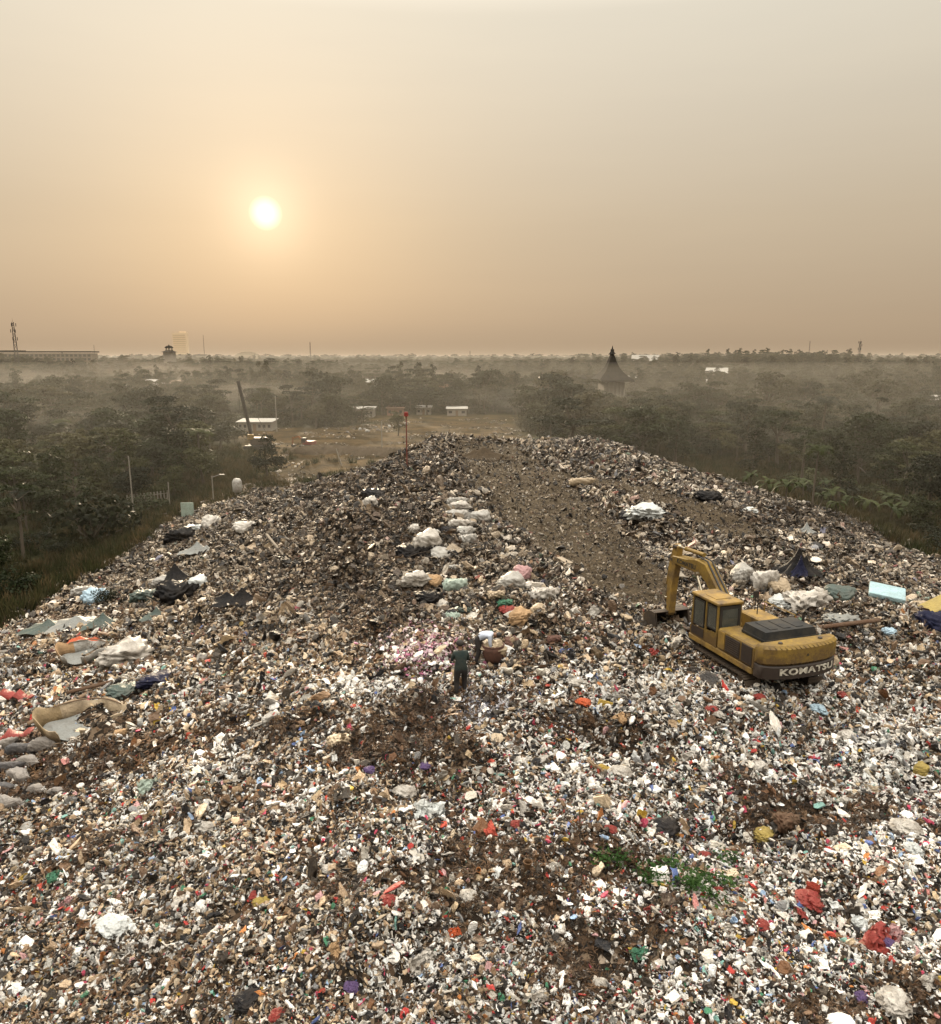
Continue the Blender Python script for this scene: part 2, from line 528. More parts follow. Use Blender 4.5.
# hazy veil by elevation (linear light)
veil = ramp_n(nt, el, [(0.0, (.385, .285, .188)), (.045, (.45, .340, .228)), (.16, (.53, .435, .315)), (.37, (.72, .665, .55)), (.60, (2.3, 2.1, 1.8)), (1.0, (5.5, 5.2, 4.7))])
ang = math_n(nt, 'ARCCOSINE', math_n(nt, 'MINIMUM', dotv, .99999))
def glow(width, col, gain):
    e = math_n(nt, 'EXPONENT', math_n(nt, 'MULTIPLY', math_n(nt, 'POWER', math_n(nt, 'DIVIDE', ang, width), 1.6), -1.0))
    n = nt.nodes.new('ShaderNodeVectorMath'); n.operation = 'SCALE'
    n.inputs[0].default_value = tuple(c * gain for c in col); nt.links.new(e, n.inputs['Scale'])
    return n.outputs[0]
def addv(a, b):
    n = nt.nodes.new('ShaderNodeVectorMath'); n.operation = 'ADD'
    nt.links.new(a, n.inputs[0]); nt.links.new(b, n.inputs[1]); return n.outputs[0]
tot = addv(veil, glow(R(32), (1, .72, .47), .10))
tot = addv(tot, glow(R(9), (1, .70, .44), .06))
tot = addv(tot, glow(R(2.4), (1, .82, .58), .32))
disc = nt.nodes.new('ShaderNodeMapRange'); disc.inputs[1].default_value = R(1.15); disc.inputs[2].default_value = R(.2)
nt.links.new(ang, disc.inputs[0])
dn = nt.nodes.new('ShaderNodeVectorMath'); dn.operation = 'SCALE'; dn.inputs[0].default_value = (.9, .85, .62)
nt.links.new(disc.outputs[0], dn.inputs['Scale'])
tot = addv(tot, dn.outputs[0])
# faint streaky cloud bands
mp = nt.nodes.new('ShaderNodeMapping'); mp.inputs['Scale'].default_value = (1.2, 1.2, 9)
nt.links.new(nrm.outputs[0], mp.inputs[0])
cn = nt.nodes.new('ShaderNodeTexNoise'); cn.inputs['Scale'].default_value = 2.2; cn.inputs['Detail'].default_value = 5
nt.links.new(mp.outputs[0], cn.inputs['Vector'])
band = ramp_n(nt, cn.outputs['Fac'], [(.35, (.985, .985, .99)), (.65, (1.015, 1.012, 1.01))])
tot = mixrgb(nt, 1.0, tot, band, 'MULTIPLY')
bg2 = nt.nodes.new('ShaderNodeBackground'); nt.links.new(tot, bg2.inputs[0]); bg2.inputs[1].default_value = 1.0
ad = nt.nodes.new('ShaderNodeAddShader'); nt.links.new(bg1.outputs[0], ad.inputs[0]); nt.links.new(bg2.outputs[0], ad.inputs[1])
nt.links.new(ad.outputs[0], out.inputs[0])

sl = bpy.data.lights.new('sun', 'SUN'); sl.energy = 4.8; sl.angle = R(1.0); sl.color = (1, .80, .55)
so = bpy.data.objects.new('sun', sl); COL.objects.link(so)
so.rotation_euler = (-SD).to_track_quat('-Z', 'Y').to_euler()

scn.view_settings.view_transform = 'Standard'; scn.view_settings.look = 'None'
scn.view_settings.exposure = 0; scn.view_settings.gamma = 1
scn.cycles.use_denoising = True
scn.cycles.max_bounces = 6; scn.cycles.diffuse_bounces = 1; scn.cycles.glossy_bounces = 2
scn.cycles.transmission_bounces = 4; scn.cycles.transparent_max_bounces = 8; scn.cycles.volume_bounces = 0


# ------------------------------------------------------------------ ground sheets
def bare_mask(x, y):
    cc = sm(-74, -70, x) * (1 - sm(-54, -50, x)) * sm(206, 212, y) * (1 - sm(243, 247, y))
    w1 = 6 * (fbm(x / 12, y / 12, 41) - .5); w2 = 26 * (fbm(x / 22, y / 22, 43) - .5)
    lim = 226 + 1.25 * np.clip(x + 60, 0, 42) - .35 * np.clip(x + 18, 0, 60)
    a = sm(-45, -39, x + w1 + .37 * (y - 150)) * (1 - sm(12, 20, x + w1)) * sm(128, 142, y) * (1 - sm(lim - 4, lim + 6, y + w2 * .6))
    b = sm(-52, -46, x) * (1 - sm(20, 30, x)) * sm(262, 270, y + w2 * .3) * (1 - sm(296, 306, y + w2 * .4)) * .8
    return np.clip(np.maximum(np.maximum(a, b), cc), 0, 1)


def grid_mesh(xs, ys, zf):
    X, Y = np.meshgrid(xs, ys)
    Z = zf(X, Y)
    nx, ny = len(xs), len(ys)
    V = np.stack([X.ravel(), Y.ravel(), Z.ravel()], 1)
    i = np.arange(nx - 1)[None, :] + np.arange(ny - 1)[:, None] * nx
    Fq = np.stack([i, i + 1, i + 1 + nx, i + nx], -1).reshape(-1, 4)
    me = bpy.data.meshes.new('grid')
    me.vertices.add(len(V)); me.vertices.foreach_set('co', V.ravel())
    me.loops.add(Fq.size); me.loops.foreach_set('vertex_index', Fq.ravel().astype(np.int32))
    me.polygons.add(len(Fq)); me.polygons.foreach_set('loop_start', np.arange(0, Fq.size, 4, dtype=np.int32))
    me.polygons.foreach_set('use_smooth', np.ones(len(Fq), bool))
    me.update(); me.validate()
    return me, V


def set_attr(me, name, vals, typ='FLOAT'):
    a = me.attributes.new(name, typ, 'POINT')
    a.data.foreach_set({'FLOAT': 'value', 'INT': 'value', 'FLOAT_VECTOR': 'vector', 'FLOAT_COLOR': 'color'}[typ], np.ascontiguousarray(vals).ravel())


gx = np.unique(np.concatenate([np.arange(-160, 161, 4), np.linspace(-9000, -160, 60), np.linspace(160, 9000, 60)]))
gy = np.unique(np.concatenate([np.arange(-40, 400, 4), np.linspace(400, 1600, 50), np.linspace(1600, 12000, 40), np.linspace(-2000, -40, 12)]))
me, V = grid_mesh(gx, gy, lambda x, y: plain(x, y) - 1.5 * sm(1, 3, mound(x, y)))
set_attr(me, 'bare', bare_mask(V[:, 0], V[:, 1]))
me.materials.append(ground_mat())
tag(link('ground', me), kind='structure')

lx = np.arange(-50, 64, .32); ly = np.arange(-14, 168, .36)
me, V = grid_mesh(lx, ly, lambda x, y: np.where(mound(x, y) > .05, T(x, y), -.4))
set_attr(me, 'track', track_mask(V[:, 0], V[:, 1]))
me.materials.append(landfill_mat())
tag(link('landfill_ground', me), kind='structure')

# ------------------------------------------------------------------ litter source shapes
SRC = bpy.data.collections.new('litter_shapes')


def crumple(seed, sub=2, amp=.5, sc=(1, .8, .5), hf=.25):
    r = np.random.default_rng(seed)
    bm = bmesh.new(); bmesh.ops.create_icosphere(bm, subdivisions=sub, radius=.5)
    dirs = r.normal(size=(9, 3)); dirs /= np.linalg.norm(dirs, axis=1)[:, None]
    am = r.uniform(-amp, amp, 9); fr = r.uniform(2, 5, 9)
    for v in bm.verts:
        n = np.array(v.co) / .5
        k = 1 + sum(am[i] * math.sin(fr[i] * float(n @ dirs[i]) + i) for i in range(5)) * .5
        k += hf * (abs(math.sin(7 * float(n @ dirs[5]) + 4 * float(n @ dirs[6]))) - .5)
        k += r.uniform(-.09, .09) if sub < 4 else 0
        if sub >= 4:
            q_ = Vector((n * 1.9 + seed * 3.7).tolist())
            k += .55 * (mnoise.ridged_multi_fractal(q_, 1.0, 2.1, 4, 1.0, 2.0) - 1.0) * .45 + .10 * mnoise.noise(q_ * 5)
        v.co = Vector((n * k * .5 * np.array(sc)).tolist())
    me = bpy.data.meshes.new('crumple'); bm.to_mesh(me); bm.free()
    return me


def sheet(seed, n=6, asp=1., fold=.3):
    r = np.random.default_rng(seed)
    u = np.linspace(-.5, .5, n)
    X, Y = np.meshgrid(u, u * asp)
    Z = fold * (np.sin(X * r.uniform(4, 9) + r.uniform(0, 6)) * .4 + np.sin(Y * r.uniform(4, 9) + X * r.uniform(-5, 5)) * .4) + r.uniform(-.08, .08, X.shape)
    X = X + r.uniform(-.07, .07, X.shape); Y = Y + r.uniform(-.07, .07, X.shape)
    V = np.stack([X.ravel(), Y.ravel(), Z.ravel()], 1)
    i = np.arange(n - 1)[None, :] + np.arange(n - 1)[:, None] * n
    Fq = np.stack([i, i + 1, i + 1 + n, i + n], -1).reshape(-1, 4)
    return mesh_np('sheet', V, Fq)


def strands(seed, k=14, ln=.5, wd=.05):
    r = np.random.default_rng(seed); V = []; Fc = []
    for _ in range(k):
        p = r.uniform(-.3, .3, 3) * (1, 1, .35); a = r.uniform(0, 2 * PI); L = ln * r.uniform(.5, 1.2)
        d = np.array([math.cos(a), math.sin(a), r.uniform(-.4, .5)]); s = np.array([-math.sin(a), math.cos(a), 0]) * wd
        mid = p + d * L * .5 + np.array([0, 0, .08])
        b = len(V)
        V += [p - s, p + s, mid + s, mid - s, p + d * L + s * .3, p + d * L - s * .3]
        Fc += [(b, b + 1, b + 2, b + 3), (b + 3, b + 2, b + 4, b + 5)]
    return mesh_np('strands', V, Fc)


def bottle_me():
    return MB().lathe([(.02, -.5), (.13, -.49), (.14, -.35), (.12, -.1), (.14, .1), (.13, .24), (.05, .40), (.05, .5), (.02, .5)], 10).mesh('bottle', [])


def carton_me():
    b = MB(); b.box((0, 0, 0), (1, .7, .18), (0, 0, 0), .02); b.box((.3, .42, .12), (.4, .2, .02), (.6, 0, 0)); return b.mesh('carton', [])


def cup_me():
    return MB().lathe([(.2, -.35), (.3, .35), (.33, .36), (.26, .34), (.17, -.28)], 10).mesh('cup', [])


def twig_me():
    b = MB(); b.tube((-.7, 0, 0), (0, .06, .05), .035, .03, 5); b.tube((0, .06, .05), (.7, -.05, 0), .03, .015, 5); return b.mesh('twig', [])


src_me = []
for k in range(5): src_me.append(crumple(k, 2, .5, [(1, .8, .5), (1, .6, .55), (.9, .9, .6), (1.2, .55, .4), (1, .75, .35)][k]))
for k in range(4): src_me.append(sheet(20 + k, 6, [1, .7, 1, .35][k], [.35, .3, .5, .4][k]))
src_me.append(strands(3)); src_me.append(strands(4, 10, .7, .035))
src_me += [bottle_me(), carton_me(), cup_me(), twig_me()]
SRC_OBJ = []
for i, me in enumerate(src_me):
    me.materials.clear(); me.materials.append(M['litter'])
    o = bpy.data.objects.new('shape_%02d' % i, me); SRC.objects.link(o); SRC_OBJ.append(o)
CR, SH, ST, BO, CA, CU, TW = range(0, 5), range(5, 9), (9, 10), 11, 12, 13, 14


def scatter(name, P, rot, sc, col, idx, coll):
    me = bpy.data.meshes.new(name)
    me.vertices.add(len(P)); me.vertices.foreach_set('co', np.ascontiguousarray(P).ravel()); me.update()
    set_attr(me, 'rot', rot, 'FLOAT_VECTOR'); set_attr(me, 'scl', sc, 'FLOAT_VECTOR')
    if col is not None: set_attr(me, 'col', np.concatenate([col, np.ones((len(P), 1))], 1), 'FLOAT_COLOR')
    set_attr(me, 'idx', idx.astype(np.int32), 'INT')
    ng = bpy.data.node_groups.new(name, 'GeometryNodeTree')
    ng.interface.new_socket('Geometry', in_out='INPUT', socket_type='NodeSocketGeometry')
    ng.interface.new_socket('Geometry', in_out='OUTPUT', socket_type='NodeSocketGeometry')
    N = ng.nodes; L = ng.links
    gi = N.new('NodeGroupInput'); go = N.new('NodeGroupOutput')
    ip = N.new('GeometryNodeInstanceOnPoints'); ci = N.new('GeometryNodeCollectionInfo')
    ci.inputs['Collection'].default_value = coll
    ci.inputs['Separate Children'].default_value = True; ci.inputs['Reset Children'].default_value = True
    def na(n, t):
        a = N.new('GeometryNodeInputNamedAttribute'); a.data_type = t; a.inputs['Name'].default_value = n
        return a.outputs['Attribute']
    L.new(gi.outputs[0], ip.inputs['Points']); L.new(ci.outputs[0], ip.inputs['Instance'])
    ip.inputs['Pick Instance'].default_value = True
    L.new(na('idx', 'INT'), ip.inputs['Instance Index'])
    er = N.new('FunctionNodeEulerToRotation'); L.new(na('rot', 'FLOAT_VECTOR'), er.inputs[0])
    L.new(er.outputs[0], ip.inputs['Rotation']); L.new(na('scl', 'FLOAT_VECTOR'), ip.inputs['Scale'])
    L.new(ip.outputs[0], go.inputs[0])
    o = link(name, me); md = o.modifiers.new('scatter', 'NODES'); md.node_group = ng
    return o


# ------------------------------------------------------------------ the rubbish
def blob(px, py, cx, cy, rx, ry):
    return np.exp(-(((px - cx) / rx) ** 2 + ((py - cy) / ry) ** 2) ** 1.5)


PAL = {
    'white': [(.88, .84, .78), (.82, .77, .69), (.90, .88, .84), (.78, .80, .79)],
    'grey': [(.42, .39, .34), (.30, .28, .25), (.55, .51, .44), (.22, .22, .22), (.50, .50, .47)],
    'tan': [(.50, .38, .24), (.38, .27, .17), (.64, .52, .37), (.24, .17, .10), (.56, .42, .28)],
    'brown': [(.14, .085, .05), (.20, .12, .07), (.10, .06, .035), (.24, .15, .085), (.15, .07, .03)],
    'dark': [(.02, .017, .015), (.032, .024, .018), (.012, .012, .014), (.05, .04, .03)],
    'col': [(.42, .05, .04), (.50, .08, .05), (.55, .24, .22), (.12, .18, .42), (.30, .42, .60), (.07, .25, .14), (.50, .34, .06), (.50, .20, .06), (.55, .06, .05), (.50, .06, .12), (.20, .38, .34), (.60, .35, .35)],
    'organic': [(.07, .038, .020), (.11, .060, .030), (.04, .024, .014), (.15, .085, .042), (.025, .018, .012)],
}
KEYS = ['white', 'grey', 'tan', 'brown', 'dark', 'col', 'organic']


def weights(px, py, x, y):
    one = np.ones_like(px)
    fr = sm(640, 740, py - .10 * (px - 470))          # foreground
    rt = sm(330, 620, px)                             # right half
    W = {}
    W['white'] = .05 + .07 * rt + fr * (.10 + .24 * rt)
    W['grey'] = .13 * one
    W['tan'] = .33 - .14 * rt - .12 * fr
    W['brown'] = .20 - .08 * fr * rt
    W['dark'] = .27 + .04 * rt + .05 * fr
    W['col'] = .012 + .02 * rt + fr * (.03 + .06 * rt)
    W['organic'] = .03 * one
    n1 = fbm(x / 2.6, y / 2.6, 51, 3); n2 = fbm(x / 1.3, y / 1.3, 57, 3)
    org = sm(.58, .68, n1) * .8 * (.35 + .65 * fr)
    drk = blob(px, py, 345, 545, 105, 66) + 1.2 * blob(px, py, 375, 480, 90, 34) + 1.2 * blob(px, py, 392, 600, 50, 62) + .5 * blob(px, py, 545, 600, 60, 40) + .9 * blob(px, py, 700, 520, 120, 14) + blob(px, py, 880, 520, 120, 26) + .6 * blob(px, py, 480, 449, 40, 8)
    drk = np.clip(drk, 0, 1)
    br = blob(px, py, 408, 735, 62, 36) + blob(px, py, 590, 960, 60, 50) + blob(px, py, 820, 1010, 50, 22) + .7 * blob(px, py, 230, 730, 45, 20) + .8 * blob(px, py, 560, 720, 30, 12) + .6 * blob(px, py, 770, 825, 40, 15)
    org = np.clip(org + br, 0, .93)
    wh = blob(px, py, 425, 652, 42, 24) + blob(px, py, 365, 688, 50, 10) + .8 * blob(px, py, 660, 690, 190, 22) + .7 * blob(px, py, 900, 740, 60, 60) + .8 * blob(px, py, 950, 1010, 90, 16) + .5 * sm(.56, .66, n2) * fr
    wh = np.clip(wh, 0, 1)
    for k in KEYS:
        W[k] = W[k] * (1 - .75 * drk); W[k] = W[k] * (1 - .6 * wh)
    W['dark'] = W['dark'] + .30 * drk; W['brown'] = W['brown'] + .40 * drk; W['tan'] = W['tan'] + .08 * drk
    W['white'] = W['white'] + .45 * wh; W['grey'] = W['grey'] + .08 * wh
    for k in KEYS: W[k] = W[k] * (1 - org)
    W['organic'] = W['organic'] + .75 * org; W['brown'] = W['brown'] + .12 * org; W['dark'] = W['dark'] + .15 * org
    bl = .7 * blob(px, py, 480, 706, 36, 24)
    A = np.stack([W[k] for k in KEYS], -1)
    return A / A.sum(-1, keepdims=True), org, drk, bl


bands = [(7, 12, 1100, .052), (12, 17, 760, .065), (17, 23, 490, .080), (23, 31, 290, .103), (31, 42, 140, .140), (42, 58, 86, .168), (58, 80, 52, .205), (80, 146, 26, .25)]
PX = []; PS = []
for a, b, dens, s in bands:
    x0, x1 = max(-48, -.68 * b - 4), min(60, .68 * b + 4)
    n = int((x1 - x0) * (b - a) * dens)
    p = np.stack([rng.uniform(x0, x1, n), rng.uniform(a, b, n)], 1)
    p = p[np.abs(p[:, 0]) < .68 * p[:, 1] + 4]
    PX.append(p); PS.append(np.full(len(p), s))
P = np.concatenate(PX); S = np.concatenate(PS)
mz = mound(P[:, 0], P[:, 1]); tm = track_mask(P[:, 0], P[:, 1])
keep = (mz > .35 + 1.0 * fbm(P[:, 0] / 3, P[:, 1] / 3, 61)) & (rng.random(len(P)) > .70 * tm)
P = P[keep]; S = S[keep]; tm = tm[keep]; mz = mz[keep]
Z = T(P[:, 0], P[:, 1])
px, py = proj(P[:, 0], P[:, 1], Z)
A, org, drk, bl = weights(px, py, P[:, 0], P[:, 1])
cum = A.cumsum(-1); u = rng.random(len(P))
ki = (u[:, None] > cum).sum(-1).clip(0, len(KEYS) - 1)
bm_ = rng.random(len(P)) < bl
C = np.zeros((len(P), 3))
for i, k in enumerate(KEYS):
    pal = np.array(PAL[k]); sel = ki == i
    C[sel] = pal[rng.integers(0, len(pal), sel.sum())]
pal = np.array([(.60, .61, .66), (.28, .30, .38), (.10, .11, .16), (.75, .76, .80)]); C[bm_] = pal[rng.integers(0, 4, bm_.sum())]
pinkm = (rng.random(len(P)) < .7 * blob(px, py, 425, 652, 46, 26)); C[pinkm] = np.array([(.66, .42, .52), (.76, .6, .68), (.6, .2, .35)])[rng.integers(0, 3, pinkm.sum())]
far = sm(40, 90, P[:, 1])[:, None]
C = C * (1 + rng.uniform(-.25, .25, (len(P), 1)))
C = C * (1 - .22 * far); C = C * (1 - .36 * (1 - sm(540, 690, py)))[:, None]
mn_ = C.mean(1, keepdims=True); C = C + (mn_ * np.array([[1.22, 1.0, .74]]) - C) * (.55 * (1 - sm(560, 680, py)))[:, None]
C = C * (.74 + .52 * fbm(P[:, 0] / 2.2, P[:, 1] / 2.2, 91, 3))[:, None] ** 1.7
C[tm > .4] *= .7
onslope = sm(150, 420, py) ; 
sz = S * np.exp(rng.normal(0, .42, len(P)))
sz = np.where(bm_ | pinkm, sz * .6, sz)
sz = np.where((ki == 6) , sz * 1.15, sz)
big = rng.random(len(P)) < .012
sz = np.where(big, np.minimum(sz * 2.2, .6), sz)
ty = rng.random(len(P))
idx = np.where(ty < .52, rng.integers(0, 5, len(P)), np.where(ty < .86, rng.integers(5, 9, len(P)), np.where(ty < .90, BO, np.where(ty < .925, CA, np.where(ty < .95, CU, TW)))))
idx = np.where((ki == 6) & (ty < .85), rng.integers(9, 11, len(P)), idx)
idx = np.where((ki == 3) & (ty < .3), rng.integers(9, 11, len(P)), idx)
rot = np.stack([rng.normal(0, .75, len(P)), rng.normal(0, .75, len(P)), rng.uniform(0, 2 * PI, len(P))], 1)
scv = sz[:, None] * np.stack([rng.uniform(.75, 1.45, len(P)), rng.uniform(.7, 1.15, len(P)), rng.uniform(.5, 1.0, len(P))], 1)
scv = np.where((tm > .5)[:, None], scv * .6, scv)
PP = np.stack([P[:, 0], P[:, 1], Z + sz * rng.uniform(-.25, .55, len(P))], 1)
# keep the excavator and its working reach clear of pieces that would poke through it
dx = P[:, 0] - 8.4; dy = P[:, 1] - 23
keep = np.ones(len(P), bool)
for cx, cy, rx, ry in ((80, 722, 46, 19), (86, 653, 30, 15), (886, 592, 22, 12), (48, 622, 20, 8), (76, 620, 22, 8), (104, 618, 16, 8), (176, 572, 14, 10)):
    keep &= ~((((px - cx) / rx) ** 2 + ((py - cy) / ry) ** 2 < 1) & (rng.random(len(P)) < .88))
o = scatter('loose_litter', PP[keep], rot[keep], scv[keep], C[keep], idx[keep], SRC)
tag(o, 'countless small scraps of plastic, paper and rags covering the landfill', 'litter', kind='stuff')
print('litter pieces', len(PP))
#@@SECTION2

# ------------------------------------------------------------------ trees
def leaf_cloud(r, blobs, per, size, flat=.35, shell=.55):
    """blobs: (cx,cy,cz,rx,rz). leaf-sized quads scattered near each blob's shell"""
    V = []; n = 0
    for (cx, cy, cz, rx, rz) in blobs:
        k = int(per * (rx ** 2))
        d = r.normal(size=(k, 3)); d /= np.linalg.norm(d, axis=1)[:, None]
        d[:, 2] = np.where(r.random(k) < .7, np.abs(d[:, 2]), d[:, 2])
        rad = r.uniform(shell, 1.08, k) ** .7
        lump = 1 + .22 * np.sin(d[:, 0] * 5 + cx * 3) * np.cos(d[:, 1] * 6 + cy)
        c = d * (rad * lump)[:, None] * [rx, rx, rz] + [cx, cy, cz]
        nrm = d + r.normal(size=(k, 3)) * .7; nrm[:, 2] += flat; nrm /= np.linalg.norm(nrm, axis=1)[:, None]
        a = np.cross(nrm, r.normal(size=(k, 3))); a /= np.linalg.norm(a, axis=1)[:, None]
        b = np.cross(nrm, a)
        sz = size * r.uniform(.5, 1.4, k)[:, None]
        q = np.stack([c - a * sz, c - b * sz * .6, c + a * sz, c + b * sz * .6], 1)
        V.append(q.reshape(-1, 3)); n += k
    V = np.concatenate(V); Fq = np.arange(len(V)).reshape(-1, 4)
    return V, Fq


def fast_mesh(name, V, Fq, mat):
    me = bpy.data.meshes.new(name)
    me.vertices.add(len(V)); me.vertices.foreach_set('co', np.ascontiguousarray(V).ravel())
    me.loops.add(Fq.size); me.loops.foreach_set('vertex_index', Fq.ravel().astype(np.int32))
    me.polygons.add(len(Fq)); me.polygons.foreach_set('loop_start', np.arange(0, Fq.size, Fq.shape[1], dtype=np.int32))
    me.update(); me.materials.append(mat)
    return me


def tree_parts(kind, seed):
    """returns trunk mesh, crown mesh for a tree whose foot is at the origin"""
    r = np.random.default_rng(seed)
    b = MB(); blobs = []
    if kind == 'broad':
        H = 8.5; lean = r.uniform(-.4, .4, 2)
        top = Vector((lean[0], lean[1], H * .42))
        b.tube((0, 0, -.5), top, .30, .2, 8)
        for i in range(9):
            a = i * 2.4 + r.uniform(-.4, .4); q = r.uniform(.5, 3.1); zz = r.uniform(.28, .95) * H
            if zz > .8 * H: q *= .6
            c = Vector((math.cos(a) * q, math.sin(a) * q, zz))
            b.tube(top, c, .12, .04, 5)
            rx = r.uniform(1.0, 2.0); blobs.append((c.x, c.y, c.z, rx, rx * r.uniform(.55, .85)))
        blobs.append((0, 0, H * .6, 2.3, 2.0))
        V, Fq = leaf_cloud(r, blobs, 120, .20, .1, .7)
    elif kind == 'tall':
        H = 12.5
        b.tube((0, 0, -.5), (.3, .1, H * .8), .28, .1, 8)
        for i in range(10):
            t = .2 + .75 * i / 10; a = i * 2.4; q = r.uniform(.4, 1.9) * (1.2 - t * .6)
            c = Vector((math.cos(a) * q + .2, math.sin(a) * q, t * H + .4))
            b.tube((.2, .05, t * H - .8), c, .08, .03, 5)
            rx = r.uniform(.9, 1.6) * (1.25 - .4 * t); blobs.append((c.x, c.y, c.z, rx, rx * .75))
        V, Fq = leaf_cloud(r, blobs, 120, .20, .1, .7)
    elif kind == 'layered':
        H = 11.0; top = Vector((.3, 0, H * .55))
        b.tube((0, 0, -.5), top, .3, .2, 8)
        for i in range(11):
            a = i * 2.4 + r.uniform(-.3, .3); q = r.uniform(1.2, 4.2); zz = H * (r.choice([.4, .66, .8, .93]) + r.uniform(-.02, .02))
            if zz > .88 * H: q *= .65
            c = Vector((math.cos(a) * q, math.sin(a) * q, zz))
            b.tube(top, c, .1, .03, 5); rx = r.uniform(1.2, 2.1); blobs.append((c.x, c.y, c.z, rx, rx * .28))
        V, Fq = leaf_cloud(r, blobs, 100, .19, .5, .7)
    elif kind == 'bush':
        b.tube((0, 0, -.3), (0, 0, 1.2), .1, .05, 5)
        for i in range(7):
            a = i * 2.4; q = r.uniform(.2, 1.5); c = (math.cos(a) * q, math.sin(a) * q, r.uniform(.5, 1.8))
            b.tube((0, 0, .2), c, .05, .02, 4); rx = r.uniform(.7, 1.2); blobs.append((*c, rx, rx * .8))
        V, Fq = leaf_cloud(r, blobs, 150, .13)
    elif kind == 'sparse':
        H = 11.0
        b.tube((0, 0, -.5), (.2, 0, H * .5), .22, .15, 7); b.tube((.2, 0, H * .5), (-.3, .2, H * .85), .15, .06, 6)
        for i in range(9):
            a = i * 2.4; q = r.uniform(.8, 2.5); zz = H * r.uniform(.55, 1.0)
            c = Vector((math.cos(a) * q, math.sin(a) * q, zz)); b.tube((0, .05, zz - 1.4 if zz > H * .6 else zz - .6), c, .06, .02, 5)
            rx = r.uniform(.5, .95); blobs.append((c.x, c.y, c.z, rx, rx * .6))
        V, Fq = leaf_cloud(r, blobs, 150, .17)
    elif kind in ('palm', 'banana'):
        H = 9.0 if kind == 'palm' else 2.6
        b.tube((0, 0, -.4), (.25, .1, H * .5), .16 if kind == 'palm' else .2, .13, 8); b.tube((.25, .1, H * .5), (.5, .1, H), .13, .1, 8)
        V = []
        nf = 15 if kind == 'palm' else 9; L = 2.9 if kind == 'palm' else 2.6
        for i in range(nf):
            a = i * 2.4 + r.uniform(-.2, .2); up = r.uniform(.1, 1.25)
            prev = np.array([.5, .1, H]); dr = np.array([math.cos(a), math.sin(a), 0]); sd = np.array([-math.sin(a), math.cos(a), 0])
            el_ = up
            for s_ in range(8):
                step = L / 8; nx = prev + (dr * math.cos(el_) + np.array([0, 0, math.sin(el_)])) * step
                if kind == 'palm':
                    for sg in (-1, 1):
                        for h_ in (0, .5):
                            p0 = prev + (nx - prev) * h_; wv = .55 * math.sin(PI * (s_ + 1 + h_) / 9.6) + .1
                            tip = p0 + sd * sg * wv + dr * .2 - np.array([0, 0, .3 * wv])
                            V += [p0, p0 + (nx - prev) * .3, tip + (nx - prev) * .1, tip]
                else:
                    w0 = .34 * math.sin(PI * (s_ + .6) / 9) + .05; w1 = .34 * math.sin(PI * (s_ + 1.6) / 9) + .05
                    for sg in (-1, 1):
                        V += [prev, nx, nx + sd * sg * w1 + np.array([0, 0, .12 * w1]), prev + sd * sg * w0 + np.array([0, 0, .12 * w0])]
                prev = nx; el_ -= .16 + .05 * s_ * (1 if kind == 'palm' else .7)
        V = np.array(V); Fq = np.arange(len(V)).reshape(-1, 4)
    tr = b.mesh(kind + '_trunk', M['bark'])
    cr = fast_mesh(kind + '_crown', V, Fq, {'banana': M['leaf_banana'], 'palm': M['leaf_banana']}.get(kind, M['leaf'])) 
    return tr, cr


LIB = {}
for k, n in (('broad', 4), ('tall', 3), ('layered', 3), ('bush', 3), ('sparse', 2), ('palm', 2), ('banana', 2)):
    LIB[k] = [tree_parts(k, 100 + 7 * i + len(k)) for i in range(n)]
NAMES = {'broad': 'broadleaf_tree', 'tall': 'tall_tree', 'layered': 'spreading_tree', 'bush': 'bush', 'sparse': 'sparse_tree', 'palm': 'palm_tree', 'banana': 'banana_plant'}
CATS = {'bush': 'bush', 'banana': 'banana plant', 'palm': 'palm tree'}


def plant_tree(kind, x, y, s, label, group=None, sz=None, dark=False, var=None):
    v = LIB[kind][(var if var is not None else random.randrange(99)) % len(LIB[kind])]
    root = empty(NAMES[kind], (x, y, ground(x, y) - .05), random.uniform(0, 6.28))
    root.scale = (s, s, (sz or s))
    tag(root, label, CATS.get(kind, 'tree'), group)
    link('trunk', v[0], root)
    c = v[1]
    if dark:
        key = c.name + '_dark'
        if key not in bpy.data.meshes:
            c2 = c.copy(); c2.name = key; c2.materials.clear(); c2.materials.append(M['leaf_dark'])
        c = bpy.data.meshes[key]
    link('crown', c, root)
    return root


placed = []
def far_enough(x, y, d):
    return all((x - a) ** 2 + (y - b) ** 2 > d * d for a, b in placed)

